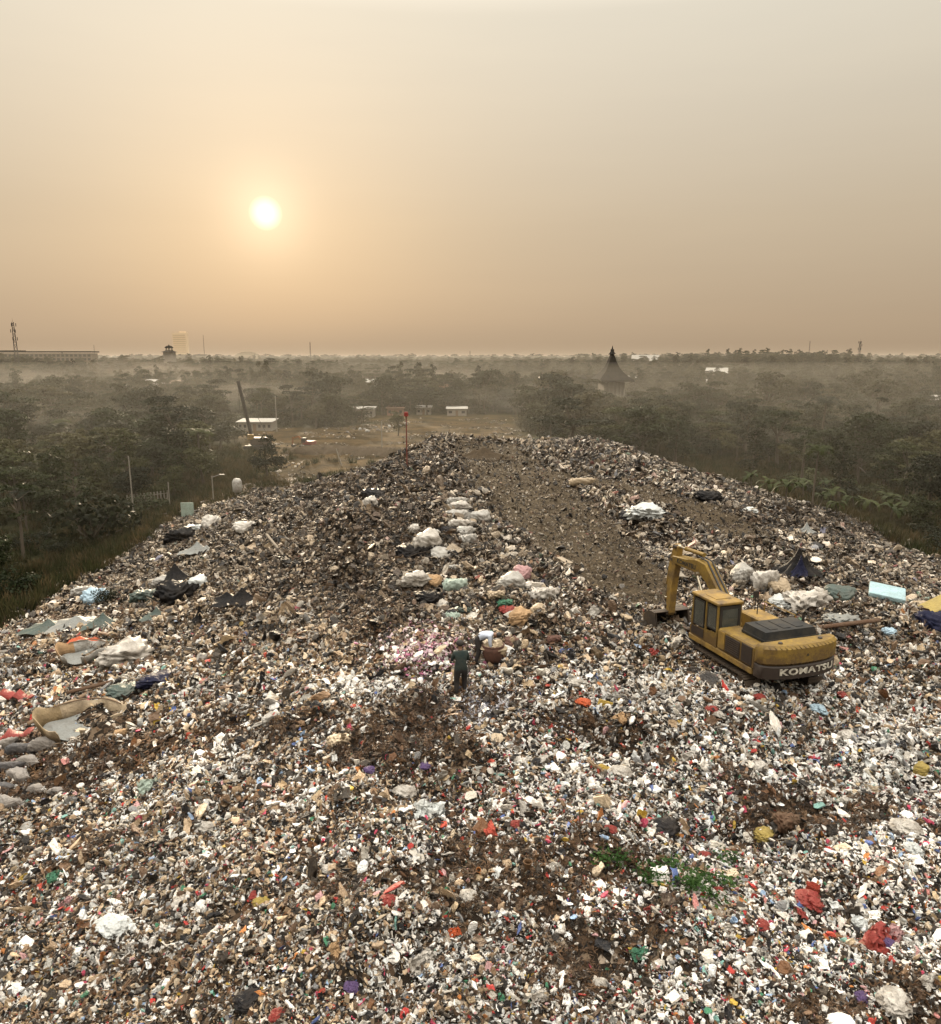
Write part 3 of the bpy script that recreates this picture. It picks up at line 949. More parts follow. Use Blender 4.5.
SPECIAL = [  # kind, px, py of foot, height scale, label
    ('bush', 92, 545, 2.6, 'large dark rounded bush at the foot of the left slope, above the black tarp heap', True),
    ('bush', 20, 598, 1.15, 'yellow green scrubby bush at the far left edge of the rubbish', False),
    ('layered', 262, 425, 1.15, 'wide flat topped spreading tree behind the long white shed', False),
    ('layered', 293, 427, 1.25, 'taller spreading tree just right of the long white shed', True),
    ('tall', 333, 424, 1.0, 'dark upright tree at the left end of the dirt clearing track', True),
    ('broad', 268, 478, .85, 'small leafy tree standing alone at the left edge of the clearing', True),
    ('sparse', 745, 470, 1.15, 'sparse tree with thin layered branches rising above the right forest', True),
    ('palm', 812, 508, .8, 'palm with drooping fronds at the right foot of the landfill', False),
    ('tall', 838, 503, .8, 'dark leafy tree among the banana plants on the right', True),
    ('broad', 930, 520, 1.1, 'dense round tree at the right edge above the slope', True),
    ('broad', 548, 436, .95, 'dark broad tree right behind the far end of the landfill', True),
    ('layered', 575, 437, .9, 'spreading tree just right of the dark broad tree behind the landfill', True),
    ('broad', 398, 436, .8, 'low round tree beside the red topped pole on the dirt track', False),
    ('bush', 106, 604, .55, 'small dark green bush growing in the rubbish beside a pale blue bag', True),
]
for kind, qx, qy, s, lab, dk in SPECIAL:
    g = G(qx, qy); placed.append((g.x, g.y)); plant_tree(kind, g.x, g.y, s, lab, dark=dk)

cnt = 0
for i in range(11):
    g = G(752 + i * 17, 491 + i * 3.4 + (i % 3) * 4)
    placed.append((g.x, g.y))
    plant_tree('banana', g.x, g.y, random.uniform(.65, .95), 'broad leaved banana plant at the foot of the right slope', 'banana plants along the right foot of the landfill')

cand = []
for _ in range(14000):
    y = random.uniform(52, 330); x = random.uniform(-.70 * y - 8, .70 * y + 8)
    cand.append((y + random.uniform(0, 10), x, y))
cand.sort()
n_ind = 0
GROUPL = {'broad': ('leafy broadleaf tree in the hazy woodland beside the landfill', 'broadleaf trees in the near woodland'),
          'tall': ('tall upright tree in the hazy woodland beside the landfill', 'tall trees in the near woodland'),
          'layered': ('flat layered spreading tree in the hazy woodland beside the landfill', 'spreading trees in the near woodland'),
          'sparse': ('thin sparse tree in the hazy woodland beside the landfill', 'sparse trees in the near woodland'),
          'palm': ('palm tree poking out of the hazy woodland beside the landfill', 'palm trees in the near woodland'),
          'bush': ('low leafy bush in the scrub at the foot of the landfill', 'bushes at the foot of the landfill'),
          'banana': ('banana plant in the scrub at the foot of the landfill', 'banana plants in the scrub')}
late = []
for _, x, y in cand:
    m = float(mound(np.array([x]), np.array([y]))[0]); bm_k = float(bare_mask(np.array([x]), np.array([y]))[0])
    if m > .02 or bm_k > .25 or (-46 < x < 20 and y < 150): continue
    edge = (x < 0 and x > -56 and y < 110) or (x > 0 and x < 64 and y < 140)
    near = y < 130
    d = 3.2 if edge else (5.6 if near else 6.0)
    vs_ = random.choice([.62, .75, .9, 1.0, 1.15, 1.4])
    if not far_enough(x, y, d * (.6 + .4 * vs_)): continue
    placed.append((x, y))
    u_ = random.random()
    if edge: kind = 'bush' if u_ < .6 else ('banana' if (x > 0 and u_ < .85) else 'sparse' if u_ < .9 else 'broad')
    else: kind = 'broad' if u_ < .42 else 'tall' if u_ < .62 else 'layered' if u_ < .80 else 'sparse' if u_ < .9 else 'palm' if u_ < .96 else 'bush'
    s = vs_ * .95 * (1.0 if not edge else .8)
    if kind == 'tall': s *= .85
    if kind == 'bush' and not edge: s *= 1.8
    cpx, _cy = proj(x, y, 5.0)
    if 222 < cpx < 256 and y < 330: s *= .45; kind = 'bush' if kind != 'palm' else kind
    if n_ind < 285:
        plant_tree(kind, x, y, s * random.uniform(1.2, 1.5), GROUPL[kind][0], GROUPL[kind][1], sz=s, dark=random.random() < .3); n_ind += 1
    else: late.append((x, y, s, kind))
print('individual trees', n_ind, 'late', len(late))

# distant woodland: one mass of tree shapes
WSRC = bpy.data.collections.new('woodland_shapes')
order = []
for k in ('broad', 'tall', 'layered'):
    for i in range(2):
        v = LIB[k][i]
        bm = bmesh.new(); bm.from_mesh(v[0]); nt_ = len(bm.faces); bm.from_mesh(v[1])
        me = bpy.data.meshes.new('woodland_tree'); bm.to_mesh(me); bm.free()
        me.materials.clear(); me.materials.append(M['bark']); me.materials.append(M['leaf_far'])
        mi = np.ones(len(me.polygons), np.int32); mi[:nt_] = 0; me.polygons.foreach_set('material_index', mi)
        WSRC.objects.link(bpy.data.objects.new('wood_%02d' % len(order), me)); order.append(k)
bm = bmesh.new(); bm.from_mesh(LIB['bush'][0][1]); me = bpy.data.meshes.new('woodland_bush'); bm.to_mesh(me); bm.free(); me.materials.clear(); me.materials.append(M['leaf_far'])
WSRC.objects.link(bpy.data.objects.new('wood_06', me))
pts = []
def in_clear(x, y): return bare_mask(x, y) > .25
for (a, b, sp) in ((330, 600, 8.0), (600, 1000, 10.5), (1000, 1700, 16), (1700, 3200, 30), (3200, 6500, 70)):
    n = int(1.5 * ((b * b - a * a) * .5) / sp ** 2)
    yy = np.sqrt(rng.uniform(a * a, b * b, n)); xx = rng.uniform(-.75, .75, n) * yy
    pts.append(np.stack([xx, yy, np.full(n, sp / 8.0)], 1))
W_ = np.concatenate(pts)
W_ = W_[~(in_clear(W_[:, 0], W_[:, 1]))]
# leave small village clearings
vill = fbm(W_[:, 0] / 60, W_[:, 1] / 60, 77, 2)
W_ = W_[(vill < .66)]
wid = rng.integers(0, 6, len(W_)); wsx = np.clip(W_[:, 2], 1, 6) * rng.uniform(.7, 1.15, len(W_)); wsz = rng.uniform(.45, 1.2, len(W_)) * (.55 + .9 * fbm(W_[:, 0] / 45, W_[:, 1] / 45, 78, 2)) * np.clip(1.0 + .10 * W_[:, 2], 1, 1.35)
lt = np.array([(x, y, s, {'broad': 0, 'tall': 2, 'layered': 4}.get(k, 1)) for x, y, s, k in late]) if late else np.zeros((0, 4))
XY = np.concatenate([W_[:, :2], lt[:, :2]]); ids = np.concatenate([wid, lt[:, 3]]).astype(int)
sx_ = np.concatenate([wsx * 1.25, lt[:, 2] * 1.35]); sz_ = np.concatenate([wsz, lt[:, 2]])
# undergrowth between the far trunks
for k in range(1):
    n = 9000; yy = np.sqrt(rng.uniform(200 ** 2, 620 ** 2, n)); xx = rng.uniform(-.75, .75, n) * yy
    kp = (bare_mask(xx, yy) < .2) & (rng.random(n) < .8) & ((np.abs(xx) > 22) | (yy > 225)); xx, yy = xx[kp], yy[kp]
    q_ = rng.uniform(.9, 1.9, len(xx))
    XY = np.concatenate([XY, np.stack([xx, yy], 1)]); ids = np.concatenate([ids, np.full(len(xx), 6)]); sx_ = np.concatenate([sx_, q_ * 1.3]); sz_ = np.concatenate([sz_, q_])
Zp = plain(XY[:, 0], XY[:, 1])
o = scatter('distant_woodland', np.stack([XY[:, 0], XY[:, 1], Zp], 1), np.stack([np.zeros(len(XY)), np.zeros(len(XY)), rng.uniform(0, 6.28, len(XY))], 1), np.stack([sx_, sx_, sz_], 1), None, ids, WSRC)
tag(o, 'hazy mass of far woodland reaching to the horizon', 'woodland', kind='stuff')
print('woodland', len(XY))

# rough grass and weeds round the foot
GSRC = bpy.data.collections.new('grass_shapes')
for k in range(3):
    r = np.random.default_rng(300 + k); V = []
    for _ in range(46):
        p = np.array([r.uniform(-.6, .6), r.uniform(-.6, .6), 0]); a = r.uniform(0, 6.28); h = r.uniform(.4, 1.1)
        sd = np.array([math.cos(a), math.sin(a), 0]) * r.uniform(.03, .07); ln = np.array([r.normal(0, .25), r.normal(0, .25), h])
        V += [p - sd, p + sd, p + ln * .6 + sd * .8, p + ln]
    V = np.array(V)
    GSRC.objects.link(bpy.data.objects.new('tuft_%02d' % k, fast_mesh('tuft', V, np.arange(len(V)).reshape(-1, 4), M['grass'])))
n = 26000
x = rng.uniform(-85, 95, n); y = rng.uniform(45, 190, n); m = mound(x, y)
e = np.where(x < 0, -41 - x, x - 54)
keep = (m < 1.4) & (rng.random(n) < np.where((y > 105) & (x > -42) & (x < 40), .25, np.exp(-np.maximum(e, 0) / 16))) & ((bare_mask(x, y) < .6) | (rng.random(n) < .10))
x, y = x[keep], y[keep]; k = len(x)
o = scatter('rough_grass', np.stack([x, y, TP(x, y) - .05], 1), np.stack([np.zeros(k), np.zeros(k), rng.uniform(0, 6.28, k)], 1), rng.uniform(.6, 1.7, (k, 1)) * np.ones((1, 3)), None, rng.integers(0, 3, k), GSRC)
tag(o, 'dry yellow green grass and weeds around the foot of the landfill', 'grass', kind='stuff')


# ------------------------------------------------------------------ haze and smoke
def haze_box(name, lo, hi, dens, col):
    b = MB(); c = [(a + d) / 2 for a, d in zip(lo, hi)]; b.box(c, [d - a for a, d in zip(lo, hi)])
    m, nt, out = mat_new(name)
    v = nt.nodes.new('ShaderNodeVolumeScatter'); v.inputs['Color'].default_value = (*col, 1)
    v.inputs['Density'].default_value = dens; v.inputs['Anisotropy'].default_value = 0
    nt.links.new(v.outputs[0], out.inputs['Volume'])
    o = b.build(name, m); tag(o, kind='structure'); return o


haze_box('haze', (-9000, 70, -2), (9000, 240, 20.9), .0046, (.102, .092, .074))
haze_box('haze', (-9000, 240.05, -2), (9000, 11000, 27), .0022, (.080, .071, .057))
#@@SECTION3

# ------------------------------------------------------------------ excavator
def text_mesh(txt, size, mat, extr=.012, bold=0.02, shear=0.0, spacing=1.0):
    cu = bpy.data.curves.new('lettering', 'FONT'); cu.body = txt; cu.size = size; cu.extrude = extr
    cu.offset = bold * size; cu.shear = shear; cu.align_x = 'CENTER'; cu.align_y = 'CENTER'; cu.resolution_u = 3
    cu.space_character = spacing
    o = bpy.data.objects.new('lettering_tmp', cu); COL.objects.link(o)
    dg = bpy.context.evaluated_depsgraph_get(); dg.update()
    me = bpy.data.meshes.new_from_object(o.evaluated_get(dg))
    bpy.data.objects.remove(o); bpy.data.curves.remove(cu)
    me.materials.clear(); me.materials.append(mat); me.name = 'lettering'
    return me


EXC = Vector((8.90, 23.3, 11.96)); EHD = R(18); ES = .80


def make_excavator():
    root = empty('excavator', EXC, EHD); root.scale = (.885, ES, ES)
    tag(root, 'worn yellow tracked excavator working on the rubbish with its boom reaching away', 'excavator')
    Y, D = M['yellow'], M['dark_band']
    # undercarriage
    car = MB(); car.box((0, 0, .62), (2.2, 1.5, .4), bevel=.05); car.box((0, .9, .55), (2.1, .35, .3), bevel=.03); car.box((0, -.9, .55), (2.1, .35, .3), bevel=.03)
    car.tube((0, 0, .8), (0, 0, 1.12), .75, .75, 24); car.build('carbody', M['mud_metal'], root)
    for sx in (-1, 1):
        x = 1.28 * sx; b = MB(); L, r = 3.9, .44; n = 46; per = 2 * L + 2 * PI * r
        for i in range(n):
            t = per * i / n
            if t < L: y, z, a = -L / 2 + t, 2 * r, 0
            elif t < L + PI * r:
                q = (t - L) / r; y, z, a = L / 2 + r * math.sin(q), r + r * math.cos(q), -q
            elif t < 2 * L + PI * r: y, z, a = L / 2 - (t - L - PI * r), 0, PI
            else:
                q = (t - 2 * L - PI * r) / r; y, z, a = -L / 2 - r * math.sin(q), r - r * math.cos(q), PI - q
            b.box((x, y, z + .04), (.6, .20, .05), (a, 0, 0)); b.box((x, y + .0, z + .04 + .03 * math.cos(a)), (.58, .03, .05), (a, 0, 0))
        tr = b.build('track', M['mud_metal'], root)
        f = MB(); f.box((x, 0, .48), (.3, 3.7, .42), bevel=.05); f.build('track_frame', M['mud_metal'], tr)
        for yy in (-1.95, 1.95):
            g = MB(); g.tube((x - .2, yy, .48), (x + .2, yy, .48), .36, .36, 20); g.tube((x - .27, yy, .48), (x + .27, yy, .48), .12, .12, 10); g.build('idler_wheel' if yy > 0 else 'sprocket', M['mud_metal'], tr)
    # deck
    dk = MB(); dk.prism([(-1.5, -2.5), (1.5, -2.5), (1.5, 1.55), (.45, 1.9), (-.45, 1.9), (-1.5, 1.5)], 'z', 1.12, 1.36, .03); dk.build('deck', M['yellow_dirty'], root)
    # left rear body beside and behind the cab, with its doors
    lb = MB(); lb.prism([(-1.49, -2.62), (-.62, -2.62), (-.62, -.42), (-1.49, -.42)], 'z', 1.37, 2.22, .05); lb.build('side_body', Y, root)
    pd = MB(); pd.box((-1.5, -1.35, 1.78), (.035, .85, .66), bevel=.01); pd.build('radiator_grille', D, root)
    for k in range(7):
        pass
    g = MB()
    for k in range(7): g.box((-1.522, -1.35, 1.53 + k * .083), (.015, .78, .02))
    g.build('grille_slats', M['mud_metal'], root)
    p2 = MB(); p2.box((-1.5, -.66, 1.80), (.03, .40, .70), bevel=.01); p2.build('side_door', M['yellow_dirty'], root)
    p3 = MB(); p3.box((-1.5, -2.18, 1.80), (.03, .6, .70), bevel=.01); p3.build('side_door', D, root)
    rb = MB(); rb.prism([(.62, -2.62), (1.49, -2.62), (1.49, 1.35), (.62, 1.35)], 'z', 1.37, 2.12, .05); rb.build('tank_box', M['yellow_dirty'], root)
    mid = MB(); mid.box((0, -1.75, 1.78), (1.2, 1.7, .82), bevel=.03); mid.build('engine_body', M['yellow_dirty'], root)
    hd = MB(); hd.prism([(-1.0, -2.45), (1.15, -2.45), (1.15, -1.1), (-1.0, -1.1)], 'z', 2.235, 2.34, .01)
    # chamfered raised hood
    bm = hd.bm; zz0, zz1 = 2.345, 2.62
    lo = [bm.verts.new(p) for p in ((-.98, -2.43, zz0), (1.13, -2.43, zz0), (1.13, -1.12, zz0), (-.98, -1.12, zz0))]
    hi = [bm.verts.new(p) for p in ((-.92, -2.36, zz1), (1.07, -2.36, zz1), (1.07, -1.18, zz1), (-.92, -1.18, zz1))]
    for i in range(4): bm.faces.new((lo[i], lo[(i + 1) % 4], hi[(i + 1) % 4], hi[i]))
    bm.faces.new(hi); bm.faces.new(list(reversed(lo)))
    hood = hd.build('engine_hood', M['hood'], root)
    rbs = MB()
    for xx in (-.45, .08, .6): rbs.box((xx, -1.74, zz1 + .012), (.3, .86, .02), bevel=.006)
    rbs.build('hood_panel', M['hood'], hood)
    ex = MB(); ex.tube((1.28, -1.5, 2.1), (1.28, -1.5, 2.85), .055, .055, 12); ex.tube((1.28, -1.5, 2.85), (1.28, -1.62, 2.97), .055, .05, 12); ex.build('exhaust_pipe', M['steel_dark'], root)
    an = MB(); an.tube((.95, .7, 2.1), (.95, .7, 3.1), .02, .02, 6); an.build('antenna', M['steel_dark'], root)
    ml = MB(); ml.path([(1.2, 1.2, 2.1), (1.2, 1.2, 2.9)], .02, 6); ml.box((1.2, 1.2, 2.8), (.22, .05, .3), bevel=.01); ml.build('mirror', M['steel_dark'], root)
    # handrail on the right
    hr = MB(); hr.path([(1.42, -.9, 2.1), (1.42, -.9, 2.55), (1.42, .9, 2.55), (1.42, .9, 2.1)], .022, 6); hr.build('handrail', Y, root)
    # counterweight: curved in plan, bulging yellow top over a dark lower band
    def cw(y_out, inset, z0, z1, mat, name, bev):
        n = 18; out_ = []
        for i in range(n + 1):
            t = -1 + 2 * i / n; x = t * (1.56 - inset)
            out_.append((x, -2.62 - (y_out - inset) * math.sqrt(max(0, 1 - (abs(t) * .93) ** 2.6))))
        pts_ = [(1.56 - inset, -2.6), (-(1.56 - inset), -2.6)] + out_
        b = MB(); b.prism(pts_, 'z', z0, z1, bev); o = b.build(name, mat, root); smooth_by_angle(o.data, 40); return o
    c1 = cw(.80, .0, 1.66, 2.42, Y, 'counterweight', .11)
    c2 = cw(.80, .025, 1.14, 1.665, D, 'counterweight_lower_band', .05)
    # white lettering bent round the curve
    me = text_mesh('KOMATSU', .38, M['letter_white'], .008, .035, 0, 1.08)
    for v in me.vertices:
        x = v.co.x * 1.18 + .12; z = v.co.y * .86; d = v.co.z
        t = x / 1.56; yy = -2.62 - (.775) * math.sqrt(max(0, 1 - (abs(t) * .93) ** 2.6))
        v.co = (x, yy - .012 - d, 1.44 + z)
    me.update(); link('lettering', me, c2)
    mk = MB(); mk.prism([(-.05, 2.02), (.05, 2.02), (0, 2.11)], 'y', -3.44, -3.425); mk.build('warning_mark', M['letter_black'], c1)
    for xx in (-.8, .8):
        lf = MB(); lf.tube((xx, -3.0, 2.40), (xx, -3.0, 2.47), .09, .07, 10); lf.build('lifting_eye', M['mud_metal'], c1)
    # cab
    X0, X1, Y0, Y1, Z0, Z1 = -1.5, -.48, -.36, 1.42, 1.38, 3.12
    cab = MB()
    cab.prism([(Y0, Z0), (Y1, Z0), (Y1, 1.75), (Y1 - .0, 1.75), (Y0, 1.95)], 'x', X0, X0 + .06)          # lower left panel
    cab.box(((X0 + X1) / 2, Y0 + .03, 1.72), (X1 - X0 - .13, .06, .66))                                 # lower rear panel
    cab.box((X1 - .03, .5, 1.72), (.06, Y1 - Y0 - .13, .66)); cab.box(((X0 + X1) / 2, Y1 - .03, 1.5), (X1 - X0 - .13, .06, .24))
    for (xx, yy, lean) in ((X0 + .05, Y0 + .05, 0), (X1 - .05, Y0 + .05, 0), (X0 + .05, Y1 - .05, -.08), (X1 - .05, Y1 - .05, -.08), (X0 + .05, .42, 0)):
        cab.tube((xx, yy, 1.4), (xx, yy + lean, Z1 - .06), .058, .05, 6)
    cabo = cab.build('cab', Y, root)
    rf = MB(); rf.box(((X0 + X1) / 2, (Y0 + Y1) / 2 - .03, Z1), (X1 - X0 + .06, Y1 - Y0 + .02, .12), bevel=.05, seg=2); rf.box(((X0 + X1) / 2, .45, Z1 + .07), (.62, .7, .03), bevel=.01)
    rf.build('roof', M['yellow_dirty'], cabo)
    def pane(name, c, size, rim_mat, fr=.06):
        ax = 0 if size[0] < size[1] and size[0] < .05 else 1
        b = MB()
        a = 1 if ax == 0 else 0
        s1 = size[a]; s2 = size[2]
        for sg in (-1, 1):
            o1 = [0, 0, 0]; o1[a] = sg * (s1 / 2 - fr / 2); z_ = [.035, .035, s2]; z_[a] = fr
            b.box(tuple(c[i] + o1[i] for i in range(3)), tuple(z_))
            z_ = [.034, .034, fr]; z_[a] = s1 - 2 * fr
            b.box((c[0], c[1], c[2] + sg * (s2 / 2 - fr / 2)), tuple(z_))
        o = b.build(name, rim_mat, cabo)
        g = MB(); z_ = [.012, .012, s2 - 2 * fr]; z_[a] = s1 - 2 * fr; g.box(c, tuple(z_)); g.build('glass_pane', M['glass'], o)
        return o
    pane('rear_window', ((X0 + X1) / 2, Y0 + .0, 2.54), (X1 - X0 - .16, .02, .96), M['steel_dark'], .10)
    pane('door_window', (X0 + .02, .02, 2.50), (.02, .62, .96), M['steel_dark'], .05)
    pane('side_window', (X0 + .02, .88, 2.42), (.02, .72, 1.12), M['steel_dark'], .05)
    pane('side_window', (X1 - .02, .5, 2.54), (.02, 1.5, .9), M['steel_dark'], .06)
    pane('front_window', ((X0 + X1) / 2, Y1 - .04, 2.35), (X1 - X0 - .14, .02, 1.3), M['steel_dark'], .05)
    dl = MB(); dl.prism([(.48, 1.46), (1.3, 1.46), (1.3, 1.78), (.48, 1.82)], 'x', X0 - .02, X0 - .002); dl.build('lower_door_panel', D, cabo)
    st = MB(); st.box((-1.0, .35, 1.85), (.5, .5, .12), bevel=.03); st.box((-1.0, .12, 2.2), (.48, .12, .75), bevel=.05); st.build('driver_seat', M['cloth_black'], cabo)
    # boom in the plane x = .1
    bx = -.10
    bo = MB()
    prof = [(.5, 1.6), (1.0, 1.55), (1.65, 2.4), (2.35, 3.12), (2.85, 3.36), (3.9, 3.34), (4.85, 3.34), (5.12, 3.5), (4.95, 3.68), (3.9, 3.80), (3.1, 3.96), (2.45, 3.90), (1.45, 3.0), (.6, 2.15), (.42, 1.85)]
    bo.prism(prof, 'x', bx - .23, bx + .23, .03)
    boom = bo.build('boom', Y, root)
    rb_ = MB()
    rb_.path([(bx + .1, .8, 2.4), (bx + .1, 1.5, 3.08), (bx + .1, 2.5, 4.02), (bx + .1, 3.2, 4.08)], .035, 6); rb_.path([(bx - .1, .8, 2.4), (bx - .1, 1.5, 3.08), (bx - .1, 2.5, 4.02), (bx - .1, 3.2, 4.08)], .035, 6)
    rb_.build('hydraulic_hoses', M['black_rubber'], boom)
    me = text_mesh('KOMATSU', .28, M['letter_black'], .004, .03)
    for v in me.vertices:
        u_, w_ = v.co.x * 1.1, v.co.y; dz = -.20
        # left side face: reading direction runs from the tip towards the machine
        v.co = (bx - .234 - v.co.z, 3.85 - u_, 3.56 + w_ + .03 * u_)
    me.update(); link('lettering', me, boom)
    # stick
    gb = EXC + Matrix.Rotation(EHD, 3, 'Z') @ Vector((bx, 5.2 * ES, 0))
    gz = (ground(gb.x, gb.y) - EXC.z) / ES
    botz = gz + .55; botr = 5.25
    def lerp(a, b, t): return (a[0] + (b[0] - a[0]) * t, a[1] + (b[1] - a[1]) * t)
    A_ = (4.86, 4.12); B_ = (botr, botz); 
    stp = [(4.72, 4.14), (5.0, 4.24), (5.28, 3.55), (5.40, 2.2), (botr + .15, botz + .05), (botr, botz - .13), (botr - .15, botz + .05), (5.0, 2.2), (4.80, 3.3)]
    s_ = MB(); s_.prism(stp, 'x', bx - .15, bx + .15, .025); stick = s_.build('arm', M['yellow_dirty'], root)
    pn = MB()
    for (yy, z_) in ((5.02, 3.5), (A_[0], A_[1]), (botr, botz)): pn.tube((bx - .24, yy, z_), (bx + .24, yy, z_), .085, .085, 12)
    pn.build('pivot_pin', M['mud_metal'], stick)
    # cylinders
    def cyl(name, p0, p1, r, frac, par):
        p0, p1 = Vector(p0), Vector(p1); q = p0.lerp(p1, frac)
        b = MB(); b.tube(p0, q, r, r, 14); b.tube(q - (q - p0).normalized() * .06, q, r * 1.15, r * 1.15, 14); o = b.build(name, M['yellow'], par)
        c = MB(); c.tube(q, p1, r * .55, r * .55, 12); c.tube(p1 + Vector((-.07, 0, 0)), p1 + Vector((.07, 0, 0)), r * 1.0, r * 1.0, 12); c.build('rod', M['chrome'], o)
    cyl('arm_cylinder', (bx, 2.9, 4.2), (bx, 4.85, 4.12), .09, .70, root)
    for sg in (-1, 1): cyl('boom_cylinder', (bx + sg * .38, 1.55, 1.5), (bx + sg * .36, 2.8, 3.4), .10, .6, root)
    cyl('bucket_cylinder', (bx, 5.40, 3.2), (bx, botr + .48, botz + .62), .085, .6, root)
    lk = MB(); lk.path([(bx - .15, botr + .48, botz + .62), (bx - .15, botr + .1, botz + .35)], .04, 6); lk.path([(bx + .15, botr + .48, botz + .62), (bx + .15, botr + .1, botz + .35)], .04, 6); lk.path([(bx, botr + .48, botz + .62), (bx, botr + .38, botz + .05)], .05, 6)
    lk.build('bucket_linkage', M['mud_metal'], root)
    # bucket: open shell, mouth towards the machine
    n = 12; prof = []
    for i in range(n + 1):
        a = R(105) - R(235) * i / n
        prof.append((botr + .08 + .74 * math.cos(a), botz - .45 + .60 * math.sin(a)))
    th = .04; bk = MB(); bm = bk.bm
    W2 = .82
    for sg in (-1, 1):
        vs = [bm.verts.new((bx + sg * W2, p[0], p[1])) for p in prof]; 
        vs2 = [bm.verts.new((bx + sg * (W2 - th), p[0], p[1])) for p in prof]
        bm.faces.new(vs if sg > 0 else list(reversed(vs))); bm.faces.new(vs2)
    for (p, q) in zip(prof[:-1], prof[1:]):
        bm.faces.new([bm.verts.new(v) for v in ((bx - W2, p[0], p[1]), (bx + W2, p[0], p[1]), (bx + W2, q[0], q[1]), (bx - W2, q[0], q[1]))])
    bucket = bk.build('bucket', M['mud_metal'], root)
    sd = bucket.modifiers.new('thickness', 'SOLIDIFY'); sd.thickness = .03
    e = prof[-1]
    for k in range(5):
        t_ = MB(); t_.prism([(e[0] + .02, e[1] - .05), (e[0] + .02, e[1] + .05), (e[0] - .2, e[1] - .1)], 'x', bx - W2 + .06 + k * .35, bx - W2 + .19 + k * .35); t_.build('tooth', M['mud_metal'], bucket)
    return root


make_excavator()

# ------------------------------------------------------------------ cloth, sacks and bags
def sack_mesh(seed, sc=(1, .7, .6), sub=4, wr=.05, tied=False, mat=None, name='sack'):
    r = np.random.default_rng(seed); bm = bmesh.new()
    bmesh.ops.create_icosphere(bm, subdivisions=sub, radius=1)
    D_ = r.normal(size=(10, 3)); D_ /= np.linalg.norm(D_, axis=1)[:, None]; ph = r.uniform(0, 6, 10)
    for v in bm.verts:
        n_ = np.array(v.co)
        p = np.sign(n_) * np.abs(n_) ** .78
        k = 1 + sum(.07 * math.sin(3 * float(n_ @ D_[i]) + ph[i]) for i in range(4))
        k += wr * sum(1 - abs(math.sin((6 + 2 * i) * float(n_ @ D_[4 + i]) + ph[4 + i])) for i in range(5)) - wr * 2
        q_ = v.co * 1.6 + Vector((seed * 5.1, 0, 0))
        k += .16 * (mnoise.ridged_multi_fractal(q_, 1.0, 2.2, 4, 1.0, 2.0) - 1.0) * (wr / .085) ** .5
        if tied:
            t = max(0, n_[0] - .72) / .28
            p[1] *= 1 - .75 * t; p[2] *= 1 - .75 * t; p[0] += .25 * t
        p = p * k * .5 * np.array(sc)
        p[2] += sc[2] * .16 * math.sin(4.2 * p[0] + ph[0]) * math.cos(3.6 * p[1] + ph[1]); p[1] += .06 * math.sin(7 * p[0] + ph[2])
        p[2] = max(p[2], -.36 * sc[2])
        v.co = p.tolist()
    me = bpy.data.meshes.new(name); bm.to_mesh(me); bm.free()
    me.polygons.foreach_set('use_smooth', np.ones(len(me.polygons), bool))
    if mat: me.materials.append(mat)
    return me


SACKS = {}
def sack(kind, seed, mat):
    key = (kind, seed % 3, mat)
    if key not in SACKS:
        sc = {'sack': (1, .66, .5), 'bale': (1, .85, .75), 'long': (1, .42, .38), 'heap': (1, .9, .55), 'round': (.9, .85, .8)}[kind]
        SACKS[key] = sack_mesh(seed % 3 + 40, sc, 4, {'heap': .16, 'bale': .075, 'sack': .085, 'long': .06, 'round': .10}[kind], kind in ('sack', 'long'), M[mat])
    return SACKS[key]


def lay(name, me, px, py, wpx, label, cat, group=None, rz=None, dz=.30, tilt=(0, 0), zs=1.0, dims=None):
    g = G(px, py); s = wpx / ppm(g)
    if dims: s = dims
    o = link(name, me); o.location = (g.x, g.y, ground(g.x, g.y) + dz * s * zs * .42)
    o.rotation_euler = (tilt[0], tilt[1], random.uniform(0, 6.28) if rz is None else rz); o.scale = (s, s, s * zs)
    tag(o, label, cat, group); return o


